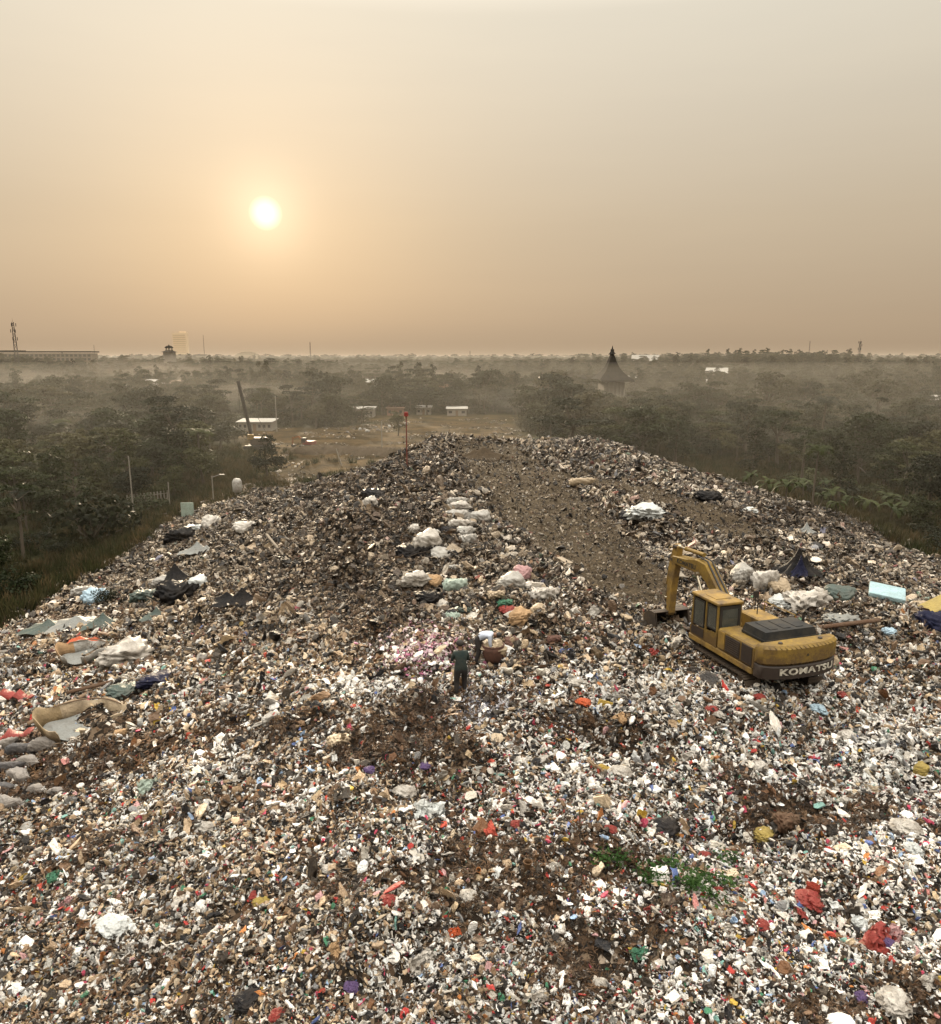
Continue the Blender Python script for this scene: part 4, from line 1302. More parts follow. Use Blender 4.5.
SK = [  # px, py(base), width px, kind, material, rz, zs, label
    (369, 507, 15, 'round', 'bag_white', .2, 1, 'round white sack in front of a black bag on the dark left heap'),
    (374, 499, 19, 'heap', 'bag_black', 1.2, 1.1, 'bulging black bag behind a round white sack on the left heap'),
    (413, 531, 12, 'round', 'bag_white', 2, 1, 'small pale sack at the upper left of the big white bundle'),
    (425, 548, 27, 'bale', 'bag_white', .3, 1, 'big white bulging sack left of the row of stacked sacks'),
    (444, 558, 22, 'bale', 'bag_grey', .1, .8, 'squarish pale sack just right of the big white bulging sack'),
    (456, 504, 19, 'sack', 'bag_grey', .1, 1, 'topmost grey sack of the stacked row left of the haul track'),
    (457, 511, 20, 'sack', 'bag_white', 0, 1, 'second pale sack down the stacked row left of the haul track'),
    (458, 519, 21, 'sack', 'bag_grey', .1, 1, 'middle grey sack of the stacked row left of the haul track'),
    (460, 527, 22, 'sack', 'bag_white', -.1, 1, 'fourth sack down the stacked row left of the haul track'),
    (478, 522, 20, 'bale', 'bag_grey', -.2, .9, 'pale grey sack leaning at the right of the stacked row'),
    (466, 533, 15, 'sack', 'bag_grey', .3, 1, 'small sack near the bottom of the stacked row'),
    (467, 542, 18, 'round', 'bag_grey', .5, .9, 'lowest round grey sack of the stacked row'),
    (413, 584, 24, 'sack', 'bag_white', .15, 1.1, 'pale pillow shaped sack at the left edge of the sack row'),
    (434, 583, 15, 'bale', 'card', .6, .9, 'brown crumpled carton between a pillow shaped sack and a green sack'),
    (454, 588, 23, 'bale', 'bag_pale_green', .2, .9, 'pale green sack below the squarish pale sack'),
    (443, 609, 12, 'bale', 'bag_white', 1.2, 1.1, 'small white sack lying below the pale green sack'),
    (453, 620, 14, 'round', 'bag_pale_green', .2, 1, 'small pale green lumpy sack above the standing person'),
    (464, 612, 13, 'heap', 'tarp_green', .2, 1, 'dark green bag beside the small pale green sack'),
    (509, 588, 27, 'bale', 'bag_grey', .3, .85, 'large pale patterned sack right of the sack row'),
    (523, 575, 17, 'round', 'bag_pink', .2, .9, 'pinkish sack behind the large pale patterned sack'),
    (543, 598, 27, 'heap', 'bag_white', .2, 1, 'white crumpled bag spilling brown waste at the right of the sacks'),
    (521, 622, 22, 'heap', 'card', 1.0, 1.1, 'brown heap of cardboard and bags below the patterned sack'),
    (508, 612, 14, 'heap', 'bag_red', .3, .8, 'dull red bag left of the brown cardboard heap'),
    (504, 604, 14, 'heap', 'bag_green', .3, .8, 'dark green bag above the dull red bag'),
    (537, 612, 15, 'bale', 'bag_tan', .3, .8, 'tan folded sack right of the brown cardboard heap'),
    (512, 645, 15, 'round', 'basket', .3, .8, 'low brown round bundle right of the people'),
    (553, 641, 14, 'bale', 'basket', .3, .8, 'brown rounded bundle between the people and the excavator'),
    (435, 550, 13, 'heap', 'bag_black', 0, 1, 'black bag tucked below the big white bulging sack'),
    (412, 556, 26, 'heap', 'tarp_black', 0, .9, 'dark heap of black bags left of the big white sack'),
    (450, 570, 14, 'bale', 'bag_grey', .4, .8, 'small grey sack between the squarish pale sack and the pale green sack'),
    (433, 536, 13, 'sack', 'bag_grey', .4, .9, 'small grey sack right behind the big white bulging sack'),
    (449, 533, 14, 'heap', 'bag_black', .4, .9, 'black bag between the big white sack and the lower stacked sacks'),
    (495, 596, 16, 'heap', 'bag_tan', .4, .8, 'tan lumpy bag left of the large pale patterned sack'),
    (528, 590, 15, 'bale', 'bag_white', .4, .8, 'white bag tucked right of the large pale patterned sack'),
    (430, 600, 22, 'heap', 'tarp_black', .4, .7, 'black bags below the pillow shaped sack'),
    (762, 585, 26, 'bale', 'bag_white', .2, 1.2, 'big white woven sack behind the excavator hood'),
    (741, 580, 22, 'bale', 'bag_grey', .5, 1.1, 'grey woven sack beside the boom behind the excavator'),
    (779, 590, 22, 'bale', 'bag_tan', .8, .9, 'dull tan sack right of the big white woven sack'),
    (803, 606, 40, 'heap', 'bag_white', .3, .9, 'large crumpled pale plastic sheet heap behind the excavator hood'),
    (782, 606, 22, 'heap', 'bag_clear', .9, .8, 'small crumpled pale heap left of the large plastic sheet heap'),
    (842, 597, 26, 'bale', 'tarp_green', .1, .7, 'dark greenish block of foam right of the plastic sheet heap'),
    (839, 622, 30, 'heap', 'tarp_grey', .2, .6, 'grey crumpled cloth right of the excavator counterweight'),
    (642, 516, 32, 'heap', 'bag_clear', .2, .7, 'clear shiny plastic heap between the two dirt tracks'),
    (628, 519, 16, 'round', 'bag_black', .2, .8, 'black bag beside the clear shiny plastic heap'),
    (580, 485, 24, 'long', 'bag_tan', .2, 1, 'long pale sack lying beside the haul track'),
    (748, 514, 15, 'heap', 'bag_clear', .2, .8, 'small pale plastic heap on the right shoulder of the landfill'),
    (708, 499, 22, 'heap', 'tarp_black', .2, .7, 'black plastic heap on the right shoulder of the landfill'),
    (920, 607, 16, 'round', 'bag_tan', .2, .8, 'tan round bundle near the right edge beside the blue slab'),
    (122, 662, 42, 'heap', 'bag_white', .5, .9, 'big white crumpled sheet bundle beside the orange tarp'),
    (96, 600, 20, 'heap', 'bag_pale_blue', .3, 1.2, 'pale blue bag beside a small dark bush on the left slope'),
    (84, 594, 20, 'heap', 'bag_grey', .3, 1, 'grey bag left of the pale blue bag on the left slope'),
    (196, 588, 20, 'round', 'bag_clear', .3, .9, 'clear rounded bag right of the black pointed tarp'),
    (178, 596, 32, 'heap', 'tarp_black', .3, .9, 'pile of dark bags under the black pointed tarp'),
    (146, 598, 26, 'heap', 'tarp_green', .3, .8, 'dark crumpled heap left of the black pointed tarp'),
    (160, 586, 16, 'round', 'bag_grey', .3, .9, 'grey round bag behind the pile of dark bags'),
    (212, 526, 17, 'round', 'bag_white', .3, 1, 'white round bag at the crest of the left slope'),
    (196, 531, 20, 'heap', 'bag_clear', .3, .8, 'pale bag heap at the crest of the left slope'),
    (179, 543, 26, 'heap', 'tarp_black', .3, 1.1, 'dark bag heap at the crest of the left slope'),
    (246, 530, 20, 'sack', 'bag_white', .3, 1, 'white sack lying right of the crest bags on the left slope'),
    (184, 534, 13, 'round', 'bag_white', .3, 1, 'small white bag between the dark heap and the pale bags'),
    (270, 721, 17, 'sack', 'bag_white', .6, 1, 'small white tied bag alone on the tan left slope'),
    (245, 742, 15, 'heap', 'bag_black', .6, .8, 'black bag below the small white tied bag'),
    (338, 742, 22, 'heap', 'bag_tan', .6, .7, 'tan crumpled bag left of the brown organic heap'),
    (158, 683, 34, 'heap', 'tarp_blue', .1, .5, 'flattened dark blue bag right of the white sheet bundle'),
    (125, 692, 26, 'heap', 'tarp_green', .6, .5, 'dark flattened bag above the boat shaped tarp trough'),
    (120, 735, 12, 'bale', 'card', .6, 1, 'small brown box at the right end of the boat shaped trough'),
    (922, 774, 15, 'round', 'bag_yellow', .6, 1, 'round yellow bag near the right edge of the rubbish'),
    (665, 830, 24, 'heap', 'bag_black', .6, .9, 'black bag in the middle of the white foreground rubbish'),
    (785, 824, 24, 'heap', 'organic', .3, 1, 'dark brown organic clump on the white rubbish at the right'),
    (765, 838, 20, 'heap', 'bag_yellow', .3, .7, 'mustard bag left of the dark brown organic clump'),
]
for i, (a, b_, wd, kd, mt, rz, zs, lab) in enumerate(SK):
    cat = 'sack' if kd in ('sack', 'bale', 'long', 'round') else 'bag'
    if 'carton' in lab or ' box' in lab: cat = 'box'
    nm = 'carton' if cat == 'box' else ('sack' if cat == 'sack' else 'plastic_bag')
    lay(nm, sack(kd, i, mt), a, b_, wd * 1.08, lab, cat, rz=rz, zs=zs)
# filled sacks at the left edge, stones-like
FS = [(2, 748, 24, 0), (20, 752, 26, 1), (45, 750, 30, 0), (8, 770, 24, 1), (27, 766, 24, 0), (20, 780, 32, 0), (36, 793, 20, 0), (5, 790, 22, 1), (10, 806, 22, 0), (57, 795, 18, 0), (38, 752, 18, 1)]
FSL = ['dark filled sack at the very left edge, top of the sack pile', 'dark filled sack second from the left edge at the top of the sack pile', 'large grey filled sack at the upper right of the left sack pile',
       'black filled sack at the left edge in the middle of the sack pile', 'small pale filled sack in the middle of the left sack pile', 'widest pale filled sack in the left sack pile', 'short grey filled sack at the right foot of the left sack pile',
       'black sack at the left edge below the widest pale sack', 'grey sack lowest in the left sack pile', 'upright pale sack standing right of the left sack pile', 'dark sack tucked behind the large grey filled sack']
for (a, b_, wd, dk), lab in zip(FS, FSL):
    lay('filled_sack', sack('long', a, 'stone_sack_dark' if dk else 'stone_sack'), a, b_, wd * 1.0, lab, 'sack', 'filled sacks piled at the left edge', rz=random.uniform(-.6, .6), zs=1.3, tilt=(random.uniform(-.2, .2), random.uniform(-.25, .25)))


def tarp_mesh(seed, w_, d_, h, peaks, n=40, mat=None, ragged=.12, hang=.25):
    r = np.random.default_rng(seed)
    u = np.linspace(-1, 1, n); X, Y_ = np.meshgrid(u, u)
    Z_ = np.zeros_like(X)
    for (a, b, hh, wd) in peaks:
        q = np.hypot((X - a), (Y_ - b)); Z_ = np.maximum(Z_, hh * np.exp(-q / wd))
    th = np.arctan2(Y_ - peaks[0][1], X - peaks[0][0])
    Z_ += .05 * np.sin(th * 9 + r.uniform(0, 6)) * np.hypot(X, Y_) + .04 * (fbm(X * 4 + 9, Y_ * 4, seed, 3) - .5)
    X2 = X * (1 + ragged * (fbm(Y_ * 2 + 5, X, seed + 1, 3) - .5) * 2); Y2 = Y_ * (1 + ragged * (fbm(X * 2 + 7, Y_, seed + 2, 3) - .5) * 2)
    V = np.stack([(X2 * w_ / 2).ravel(), (Y2 * d_ / 2).ravel(), (Z_ * h).ravel()], 1)
    i = np.arange(n - 1)[None, :] + np.arange(n - 1)[:, None] * n
    Fq = np.stack([i, i + 1, i + 1 + n, i + n], -1).reshape(-1, 4)
    me = mesh_np('tarp', V, Fq, [mat] if mat else None, True)
    return me


TP_ = [  # px, py base, width px, depth ratio, height px, material, peaks, label
    (176, 582, 34, 1.0, 20, 'tarp_black', [(0, 0, 1, .55)], 'black tarp pitched to a sharp point on the left slope'),
    (238, 602, 44, .8, 16, 'tarp_black', [(.2, 0, 1, .35), (-.5, .1, .6, .4)], 'dark folded tarp with torn corners on the left slope'),
    (48, 630, 40, 1.0, 12, 'tarp_green', [(.1, 0, 1, .5)], 'dark green grey tarp lying at the left, left of the other green tarp'),
    (76, 628, 44, 1.2, 12, 'tarp_grey', [(0, .1, 1, .6), (.6, 0, .6, .4)], 'grey tarp spread between two dark green tarps'),
    (104, 626, 32, 1.0, 14, 'tarp_green', [(0, 0, 1, .5)], 'dark green tarp draped above the orange sheet'),
    (157, 618, 26, 1.0, 12, 'tarp_green', [(0, 0, 1, .4)], 'small dark tarp below the pile of dark bags'),
    (200, 622, 16, 1.0, 18, 'tarp_black', [(0, 0, 1, .4)], 'small black tarp standing up to a point on the tan slope'),
    (198, 553, 32, .8, 12, 'tarp_grey', [(0, 0, 1, .5), (.5, .2, .7, .3)], 'grey tarp tent shape below the crest bags'),
    (797, 576, 42, .8, 30, 'tarp_black', [(0, 0, 1, .5), (.35, 0, .75, .35)], 'black tarp heap draped to a peak right of the white sacks'),
    (806, 534, 18, 1.0, 12, 'tarp_grey', [(0, 0, 1, .5)], 'grey tarp peak on the right slope above the second dirt track'),
    (87, 645, 34, .6, 9, 'bag_orange', [(-.4, 0, 1, .8), (.5, 0, .9, .8)], 'bright orange red sheet lying above the ring shaped tarp'),
]
for i, (a, b_, wd, dr_, hp, mt, pk, lab) in enumerate(TP_):
    g = G(a, b_); k = ppm(g); me = tarp_mesh(500 + i, wd / k, wd / k * dr_, hp / k, pk, mat=M[mt])
    me.polygons.foreach_set('use_smooth', np.ones(len(me.polygons), bool))
    o = link('tarp', me); o.location = (g.x, g.y, g.z + .05); o.rotation_euler = (0, 0, random.uniform(-.3, .3)); tag(o, lab, 'tarp')
g = G(797, 578); me = tarp_mesh(531, 22 / ppm(g), .7, 24 / ppm(g), [(0, 0, 1, .5)], mat=M['tarp_blue'])
o = link('tarp', me); o.location = (g.x, g.y - .25, g.z + .1); tag(o, 'dark blue cloth hanging over the front of the black tarp heap', 'cloth')


def trough(name, px, py, w_, d_, h, mats, label, rz=0, open_a=0, part_name='floor_sheet'):
    """a tarp wall standing in a boat-shaped ring"""
    g = G(px, py); root = empty(name, g, rz); tag(root, label, 'tarp')
    n = 64; V = []; Fc = []
    for i in range(n + 1):
        a = open_a + (2 * PI - 2 * open_a) * i / n - PI / 2
        cx = math.cos(a) * w_ / 2; cy = math.sin(a) * d_ / 2 * (1 - .35 * math.cos(a) ** 2)
        hh = h * (.8 + .35 * abs(math.cos(a)) ** 3 + .12 * math.sin(a * 7))
        wob = .05 * math.sin(a * 11)
        V += [(cx * .90, cy * .88, -.1), (cx * (1 + wob * .5), cy * (1 + wob), hh * .5), (cx * 1.07, cy * 1.07, hh)]
    for i in range(n):
        b = 3 * i
        Fc += [(b, b + 3, b + 4, b + 1), (b + 1, b + 4, b + 5, b + 2)]
    me = mesh_np('wall', V, Fc, [M[m_] for m_ in mats], True)
    if len(mats) > 1:
        mi = [(1 if (i // 2) > n * .62 and (i // 2) < n * .95 else 0) for i in range(len(Fc))]
        me.polygons.foreach_set('material_index', np.array(mi, np.int32))
    o = link('tarp_wall', me, root); sdm = o.modifiers.new('t', 'SOLIDIFY'); sdm.thickness = .03
    V = [(0, 0, .02)]; 
    for i in range(n): a = 2 * PI * i / n; V.append((math.cos(a) * w_ / 2 * .88, math.sin(a) * d_ / 2 * (1 - .35 * math.cos(a) ** 2) * .86, .04 + .05 * math.sin(5 * a)))
    me = mesh_np('floor', V, [(0, i + 1, (i + 1) % n + 1) for i in range(n)], [M['tarp_grey']], True); link(part_name, me, root)
    b = MB()
    b.path([(V[i][0] * 1.16, V[i][1] * 1.16, h * .9) for i in range(8, 28, 2)], .03, 5); b.build('rim_pole', M['wood'], root)
    return root


g = G(80, 735); k = ppm(g)
trough('tarp_trough', 82, 726, 86 / k, 2.6, .6, ['bag_tan', 'rim'], 'boat shaped yellow green tarp trough full of pale scraps at the left', rz=.12, open_a=.25)
trough('tarp_trough', 84, 657, 56 / k * 1.35, 2.4, .65, ['bag_grey', 'card'], 'ring shaped pale tarp wall below the orange sheet', rz=0, open_a=.3)
for (a, b_, L_, rz, mt, lab, nm, ct) in [
        (18, 700, 2.6, -.55, 'bag_red', 'long red cloth strip slanting across the left edge', 'cloth_strip', 'cloth'), (6, 742, 2.2, .25, 'bag_red', 'red and white cloth at the left edge above the sack pile', 'cloth_strip', 'cloth'),
        (62, 712, 2.7, .95, 'wood', 'dark slanting board behind the boat shaped trough', 'board', 'board'), (92, 692, 1.8, .3, 'organic', 'brown fallen board running up right behind the boat shaped trough', 'board', 'board'),
        (848, 630, 2.3, -.05, 'organic', 'dark reddish board lying right of the excavator', 'board', 'board'),
        (60, 575, 1.9, -.7, 'bag_white', 'white plank standing out at the edge of the scrub on the left', 'plank', 'plank')]:
    g = G(a, b_); nb = 10; V = []; wdt = .42 if nm == 'cloth_strip' else .15
    for i in range(nb + 1):
        t = i / nb - .5; z_ = .28 + (.12 * math.sin(i * 1.3) if nm == 'cloth_strip' else 0)
        V += [(t * L_, -wdt / 2, z_), (t * L_, wdt / 2, z_ + (.1 * math.cos(i * 2.1) if nm == 'cloth_strip' else .05))]
    me = mesh_np(nm, V, [(2 * i, 2 * i + 2, 2 * i + 3, 2 * i + 1) for i in range(nb)], [M[mt]], True)
    o = link(nm, me); o.location = g; o.rotation_euler = (.3, -.15, rz); s2 = o.modifiers.new('t', 'SOLIDIFY'); s2.thickness = .05; tag(o, lab, ct)

# pale blue foam slab / mattress
g = G(886, 602); b = MB(); b.box((0, 0, 0), (1.45, 1.05, .22), (0, 0, 0), .06, 2)
o = b.build('foam_slab', M['foam_blue'], loc=(g.x, g.y, g.z + .45)); o.rotation_euler = (.26, .12, -.45); tag(o, 'pale blue rectangular foam slab lying tilted on the right', 'foam slab')
g = G(936, 618); b = MB(); b.box((0, 0, 0), (1.5, .8, .35), (0, 0, 0), .08, 2); b2 = MB()
o = b.build('cushion', M['bag_yellow'], loc=(g.x, g.y, g.z + .55)); o.rotation_euler = (.2, -.3, .3); tag(o, 'yellow cushion on a dark bundle at the right edge', 'cushion')
lay('plastic_bag', sack('heap', 1, 'tarp_blue'), 937, 628, 34, 'dark blue bundle under the yellow cushion at the right edge', 'bag', rz=.3)
# log on the left slope
g0 = G(267, 541); g1 = G(288, 566); b = MB(); b.tube((0, 0, 0), g1 + Vector((0, 0, .35)) - g0 - Vector((0, 0, .5)), .13, .09, 8)
o = b.build('log', M['bark'], loc=g0 + Vector((0, 0, .5))); tag(o, 'dark bare log slanting on the left slope', 'log')

# ------------------------------------------------------------------ individually placed foreground rubbish
FG = [  # px, py, width px, shape, material, rz, label
    (423, 966, 30, 'sheet', 'bag_white', .7, 'long pale flattened carton with green print in the lower foreground'),
    (330, 872, 17, 'bagc', 'bag_white', .4, 'white bag with a red patch left of the foreground centre'),
    (334, 877, 9, 'sheet', 'bag_red', .4, 'red scrap lying on the white bag left of the foreground centre'),
    (112, 931, 34, 'bagc', 'bag_clear', .4, 'crumpled clear plastic sheet in the lower left foreground'),
    (67, 905, 16, 'sheet', 'bag_pink', 1.2, 'red and white striped scrap in the lower left foreground'),
    (250, 1006, 32, 'bagc', 'bag_black', .4, 'large black bag at the bottom left of centre'),
    (278, 1018, 18, 'bagc', 'bag_red', .4, 'red bag at the bottom edge right of the large black bag'),
    (640, 957, 22, 'sheet', 'bag_green', .5, 'flat green plastic sheet right of the brown organic patch'),
    (812, 905, 30, 'bagc', 'bag_red', .5, 'bright red crumpled bag right of the green plants'),
    (800, 915, 22, 'sheet', 'bag_red', 1.5, 'torn red sheet just below the bright red crumpled bag'),
    (762, 928, 17, 'bagc', 'bag_red', .5, 'small red bag below the green plants'),
    (880, 950, 52, 'sheet', 'bag_red', .8, 'long red and purple cloth at the lower right'),
    (893, 940, 30, 'sheet', 'bag_pink', .6, 'pink cloth strip lying on the long red cloth'),
    (889, 946, 16, 'bagc', 'bag_purple', .6, 'purple bag on the long red cloth at the lower right'),
    (719, 893, 12, 'bagc', 'bag_red', .5, 'small bright red bag at the right of the green plants'),
    (705, 858, 14, 'bagc', 'bag_red', .5, 'small red bag above the green plants'),
    (650, 912, 14, 'sheet', 'bag_red', .5, 'red sheet left below the green plants'),
    (860, 925, 18, 'bagc', 'bag_clear', .5, 'clear bag right of the torn red sheet'),
    (760, 955, 16, 'sheet', 'bag_white', .2, 'white square paper sheet in the lower right foreground'),
    (905, 833, 32, 'bagc', 'bag_white', .5, 'large white bag near the right edge below the yellow bag'),
    (915, 852, 20, 'bagc', 'bag_clear', .5, 'clear bag below the large white bag at the right'),
    (848, 740, 22, 'bagc', 'bag_white', .5, 'white bag right below the excavator'),
    (575, 685, 16, 'bagc', 'bag_white', .5, 'white bag left below the excavator'),
    (583, 705, 16, 'bagc', 'bag_orange', .5, 'orange red bag right of the bluish patch of scraps'),
    (820, 712, 18, 'bagc', 'bag_pale_blue', .5, 'pale blue bag just below the excavator counterweight'),
    (760, 700, 14, 'bagc', 'bag_red', .5, 'red bag under the left corner of the excavator counterweight'),
    (843, 697, 12, 'bagc', 'bag_red', .5, 'red bag right below the excavator counterweight'),
    (712, 712, 14, 'bagc', 'bag_red', .5, 'red bag below and left of the excavator'),
    (721, 717, 14, 'bagc', 'bag_white', .5, 'white bag beside the red bag below the excavator'),
    (890, 635, 18, 'bagc', 'bag_pale_blue', .5, 'pale blue crumpled bag below the blue foam slab'),
    (545, 762, 15, 'bagc', 'bag_white', .5, 'white crumpled bag in the middle of the rubbish right of the brown heap'),
    (610, 832, 14, 'bagc', 'bag_red', .5, 'red bag in the middle foreground'),
    (518, 827, 14, 'bagc', 'bag_red', .5, 'bright red bag below the brown organic heap'),
    (370, 772, 13, 'bagc', 'bag_purple', .5, 'purple bag at the left foot of the brown organic heap'),
    (425, 768, 12, 'bagc', 'bag_purple', .5, 'lilac purple wrapper right below the brown organic heap'),
    (404, 795, 22, 'bagc', 'bag_white', .5, 'torn white bag with red scraps below the organic heap'),
    (390, 905, 20, 'bagc', 'bag_red', .5, 'red bag in the lower foreground left of centre'),
    (262, 905, 18, 'bagc', 'bag_yellow', .5, 'yellow bag in a red and yellow cluster at lower left'),
    (256, 898, 14, 'bagc', 'bag_red', .5, 'red bag above the yellow bag at lower left'),
    (338, 950, 24, 'sheet', 'card', 1.2, 'brown cardboard strip in the lower foreground'),
    (352, 990, 16, 'bagc', 'bag_purple', .5, 'violet bag right of the large black bag'),
    (150, 790, 26, 'sheet', 'bag_pale_green', .7, 'thin pale green strip on the tan slope at left'),
    (58, 880, 22, 'sheet', 'bag_green', .5, 'dull green net scrap at far left of the foreground'),
    (430, 815, 34, 'sheet', 'bag_clear', .2, 'pale plastic strip right below the brown organic heap'),
    (700, 640, 13, 'bagc', 'bag_white', .5, 'white bag near the left track of the excavator'),
    (655, 655, 15, 'sheet', 'bag_red', .5, 'red scrap below the excavator bucket'),
    (625, 722, 24, 'sheet', 'card', .5, 'flattened yellowish slatted crate in the middle right'),
    (620, 775, 22, 'bagc', 'bag_white', .5, 'white bag below the flattened slatted crate'),
    (690, 760, 20, 'sheet', 'bag_white', .5, 'white sheet in the middle right of the foreground'),
    (760, 770, 20, 'bagc', 'bag_white', .5, 'bulging white bag above the mustard bag'),
    (555, 870, 18, 'sheet', 'bag_white', .5, 'white sheet left of the green plants'),
    (600, 985, 15, 'bagc', 'bag_white', .5, 'white bag at the bottom below the green plastic sheet'),
    (470, 900, 20, 'bagc', 'bag_white', .5, 'white bag at the centre of the lower foreground'),
    (455, 935, 16, 'sheet', 'bag_orange', .5, 'orange scrap right of the long flattened carton'),
    (180, 905, 16, 'bagc', 'bag_white', .5, 'white bag at left of the red and yellow cluster'),
    (205, 830, 18, 'bagc', 'bag_white', .5, 'white bag on the left slope above the red and yellow cluster'),
    (30, 830, 16, 'bagc', 'bag_grey', .5, 'grey bag below the left sack pile'),
    (895, 1008, 40, 'bagc', 'bag_white', .5, 'large white bag in the bottom right corner'),
    (862, 1000, 16, 'bagc', 'bag_purple', .5, 'violet bag left of the white bag in the bottom right corner'),
    (930, 985, 24, 'sheet', 'bag_white', .5, 'white sheet above the bottom right corner'),
    (540, 1000, 20, 'sheet', 'bag_white', .5, 'white paper at the bottom edge right of centre'),
]
BG = {}
for i, (a, b_, wd, shp, mt, rz, lab) in enumerate(FG):
    key = (shp, i % 4, mt)
    if key not in BG:
        if shp == 'bagc':
            me = crumple(700 + i % 4, 5, .35, (1, .8, .42), .10)
        else:
            me = sheet(800 + i % 4, 14, .55, .22)
        me.materials.append(M[mt]); smooth_by_angle(me, 50); BG[key] = me
    cat = 'bag' if shp == 'bagc' else ('cardboard' if mt == 'card' else 'sheet')
    lay('plastic_bag' if shp == 'bagc' else ('cardboard' if mt == 'card' else 'loose_sheet'), BG[key], a, b_, wd * .88, lab, cat, rz=rz, dz=.45, tilt=(.25, .1))

# green plants thrown on the rubbish
g0 = G(690, 885)
pl_V = {}
for k in range(3):
    r = np.random.default_rng(900 + k); V = []
    for _ in range(70):
        a = r.uniform(0, 6.28); el_ = r.uniform(.1, 1.4); L_ = r.uniform(.1, .42); p = np.array([math.cos(a) * math.cos(el_), math.sin(a) * math.cos(el_), math.sin(el_) * .8]) * L_
        d = r.normal(size=3); d /= np.linalg.norm(d); e_ = np.cross(d, r.normal(size=3)); e_ /= np.linalg.norm(e_); s_ = r.uniform(.03, .065)
        V += [p - d * s_, p - e_ * s_ * .6, p + d * s_, p + e_ * s_ * .6]
    V = np.array(V); st = MB()
    for q in range(6):
        a = q * 1.05; st.tube((0, 0, 0), (math.cos(a) * .25, math.sin(a) * .25, .22), .008, .005, 4)
    pl_V[k] = (fast_mesh('leaves', V, np.arange(len(V)).reshape(-1, 4), M['fresh_leaf']), st.mesh('stems', M['fresh_leaf']))
for k in range(12):
    a, b_ = (random.gauss(688, 26), random.gauss(885, 9)) if k < 10 else (random.gauss(604, 12), random.gauss(868, 4))
    g = G(a, b_); root = empty('leafy_plant', (g.x, g.y, g.z + .12), random.uniform(0, 6)); root.scale = (1.1, 1.1, .6)
    tag(root, 'fresh green leafy plant lying on the white foreground rubbish' if k < 10 else 'small green sprig left of the main patch of green plants', 'plant', 'green leafy plants on the rubbish' if k < 10 else 'small green sprigs left of the plants')
    link('leaves', pl_V[k % 3][0], root); link('stem', pl_V[k % 3][1], root)

#@@SECTION4

# ------------------------------------------------------------------ things beyond the landfill
def at(px, py, Y):
    u = (px - 470.5) / F; v = (512.0 - py) / F
    d = (u, CP + v * SP, -SP + v * CP); t = Y / d[1]
    return Vector((d[0] * t, Y, CAMZ + d[2] * t))


def base_at(px, Y):
    x = at(px, 400, Y).x
    z = float(plain(np.array([x]), np.array([Y]))[0])
    v = (z - CAMZ) / Y; x = (px - 470.5) / F * (Y * CP - (z - CAMZ) * SP)
    return Vector((x, Y, z))


def lattice_mast(px, ytop, Y, wd, label, top='plain', name='lattice_mast', cat='mast'):
    g = base_at(px, Y); h = at(px, ytop, Y).z - g.z; root = empty(name, g, .4); tag(root, label, cat)
    b = MB(); w0, w1 = wd, wd * .35; nseg = max(6, int(h / (wd * 1.3)))
    def c(i, t): a = PI / 4 + i * PI / 2; w_ = (w0 + (w1 - w0) * t) * .7; return Vector((math.cos(a) * w_, math.sin(a) * w_, t * h))
    for i in range(4):
        b.tube(c(i, 0) - Vector((0, 0, 1)), c(i, 1), .16 * wd / 2.5, .12 * wd / 2.5, 5)
        for k in range(nseg): b.tube(c(i, k / nseg), c((i + 1) % 4, (k + 1) / nseg), .08 * wd / 2.5, None, 4); b.tube(c(i, k / nseg), c((i + 1) % 4, k / nseg), .08 * wd / 2.5, None, 4)
    b.build('frame', M['steel_dark'], root)
    if top == 'aerials':
        for zz in (.70, .84, .95):
            for i in range(3):
                a = i * 2.1 + zz * 9; q = MB(); q.box((math.cos(a) * wd * .6, math.sin(a) * wd * .6, h * zz), (.5, .3, 2.6), (0, 0, a), .05); q.build('aerial_panel', M['steel_dark'], root)
        q = MB(); q.tube((0, 0, h), (0, 0, h + 3), .1, .04, 5); q.build('spike', M['steel_dark'], root)
    return root


lattice_mast(19, 322, 640, 3.4, 'tall lattice telecom tower with aerial panels at the far left skyline', 'aerials', 'telecom_tower', 'tower')
lattice_mast(858, 341, 900, 3.0, 'short lattice tower with aerials on the wooded skyline at the right', 'aerials', 'telecom_tower', 'tower')
lattice_mast(311, 342, 1300, 2.2, 'thin lattice mast on the skyline between the sun and the centre')
lattice_mast(205, 335, 1900, 2.0, 'very thin faint mast just right of the pale tower block')
lattice_mast(470, 351, 1600, 2.2, 'small thin mast near the middle of the skyline')
lattice_mast(808, 341, 1500, 1.8, 'thin mast left of the short lattice tower at the right')
lattice_mast(826, 350, 1500, 2.2, 'stubby mast between the two right hand masts')
lattice_mast(96, 345, 1300, 1.6, 'tiny mast behind the right end of the long building')

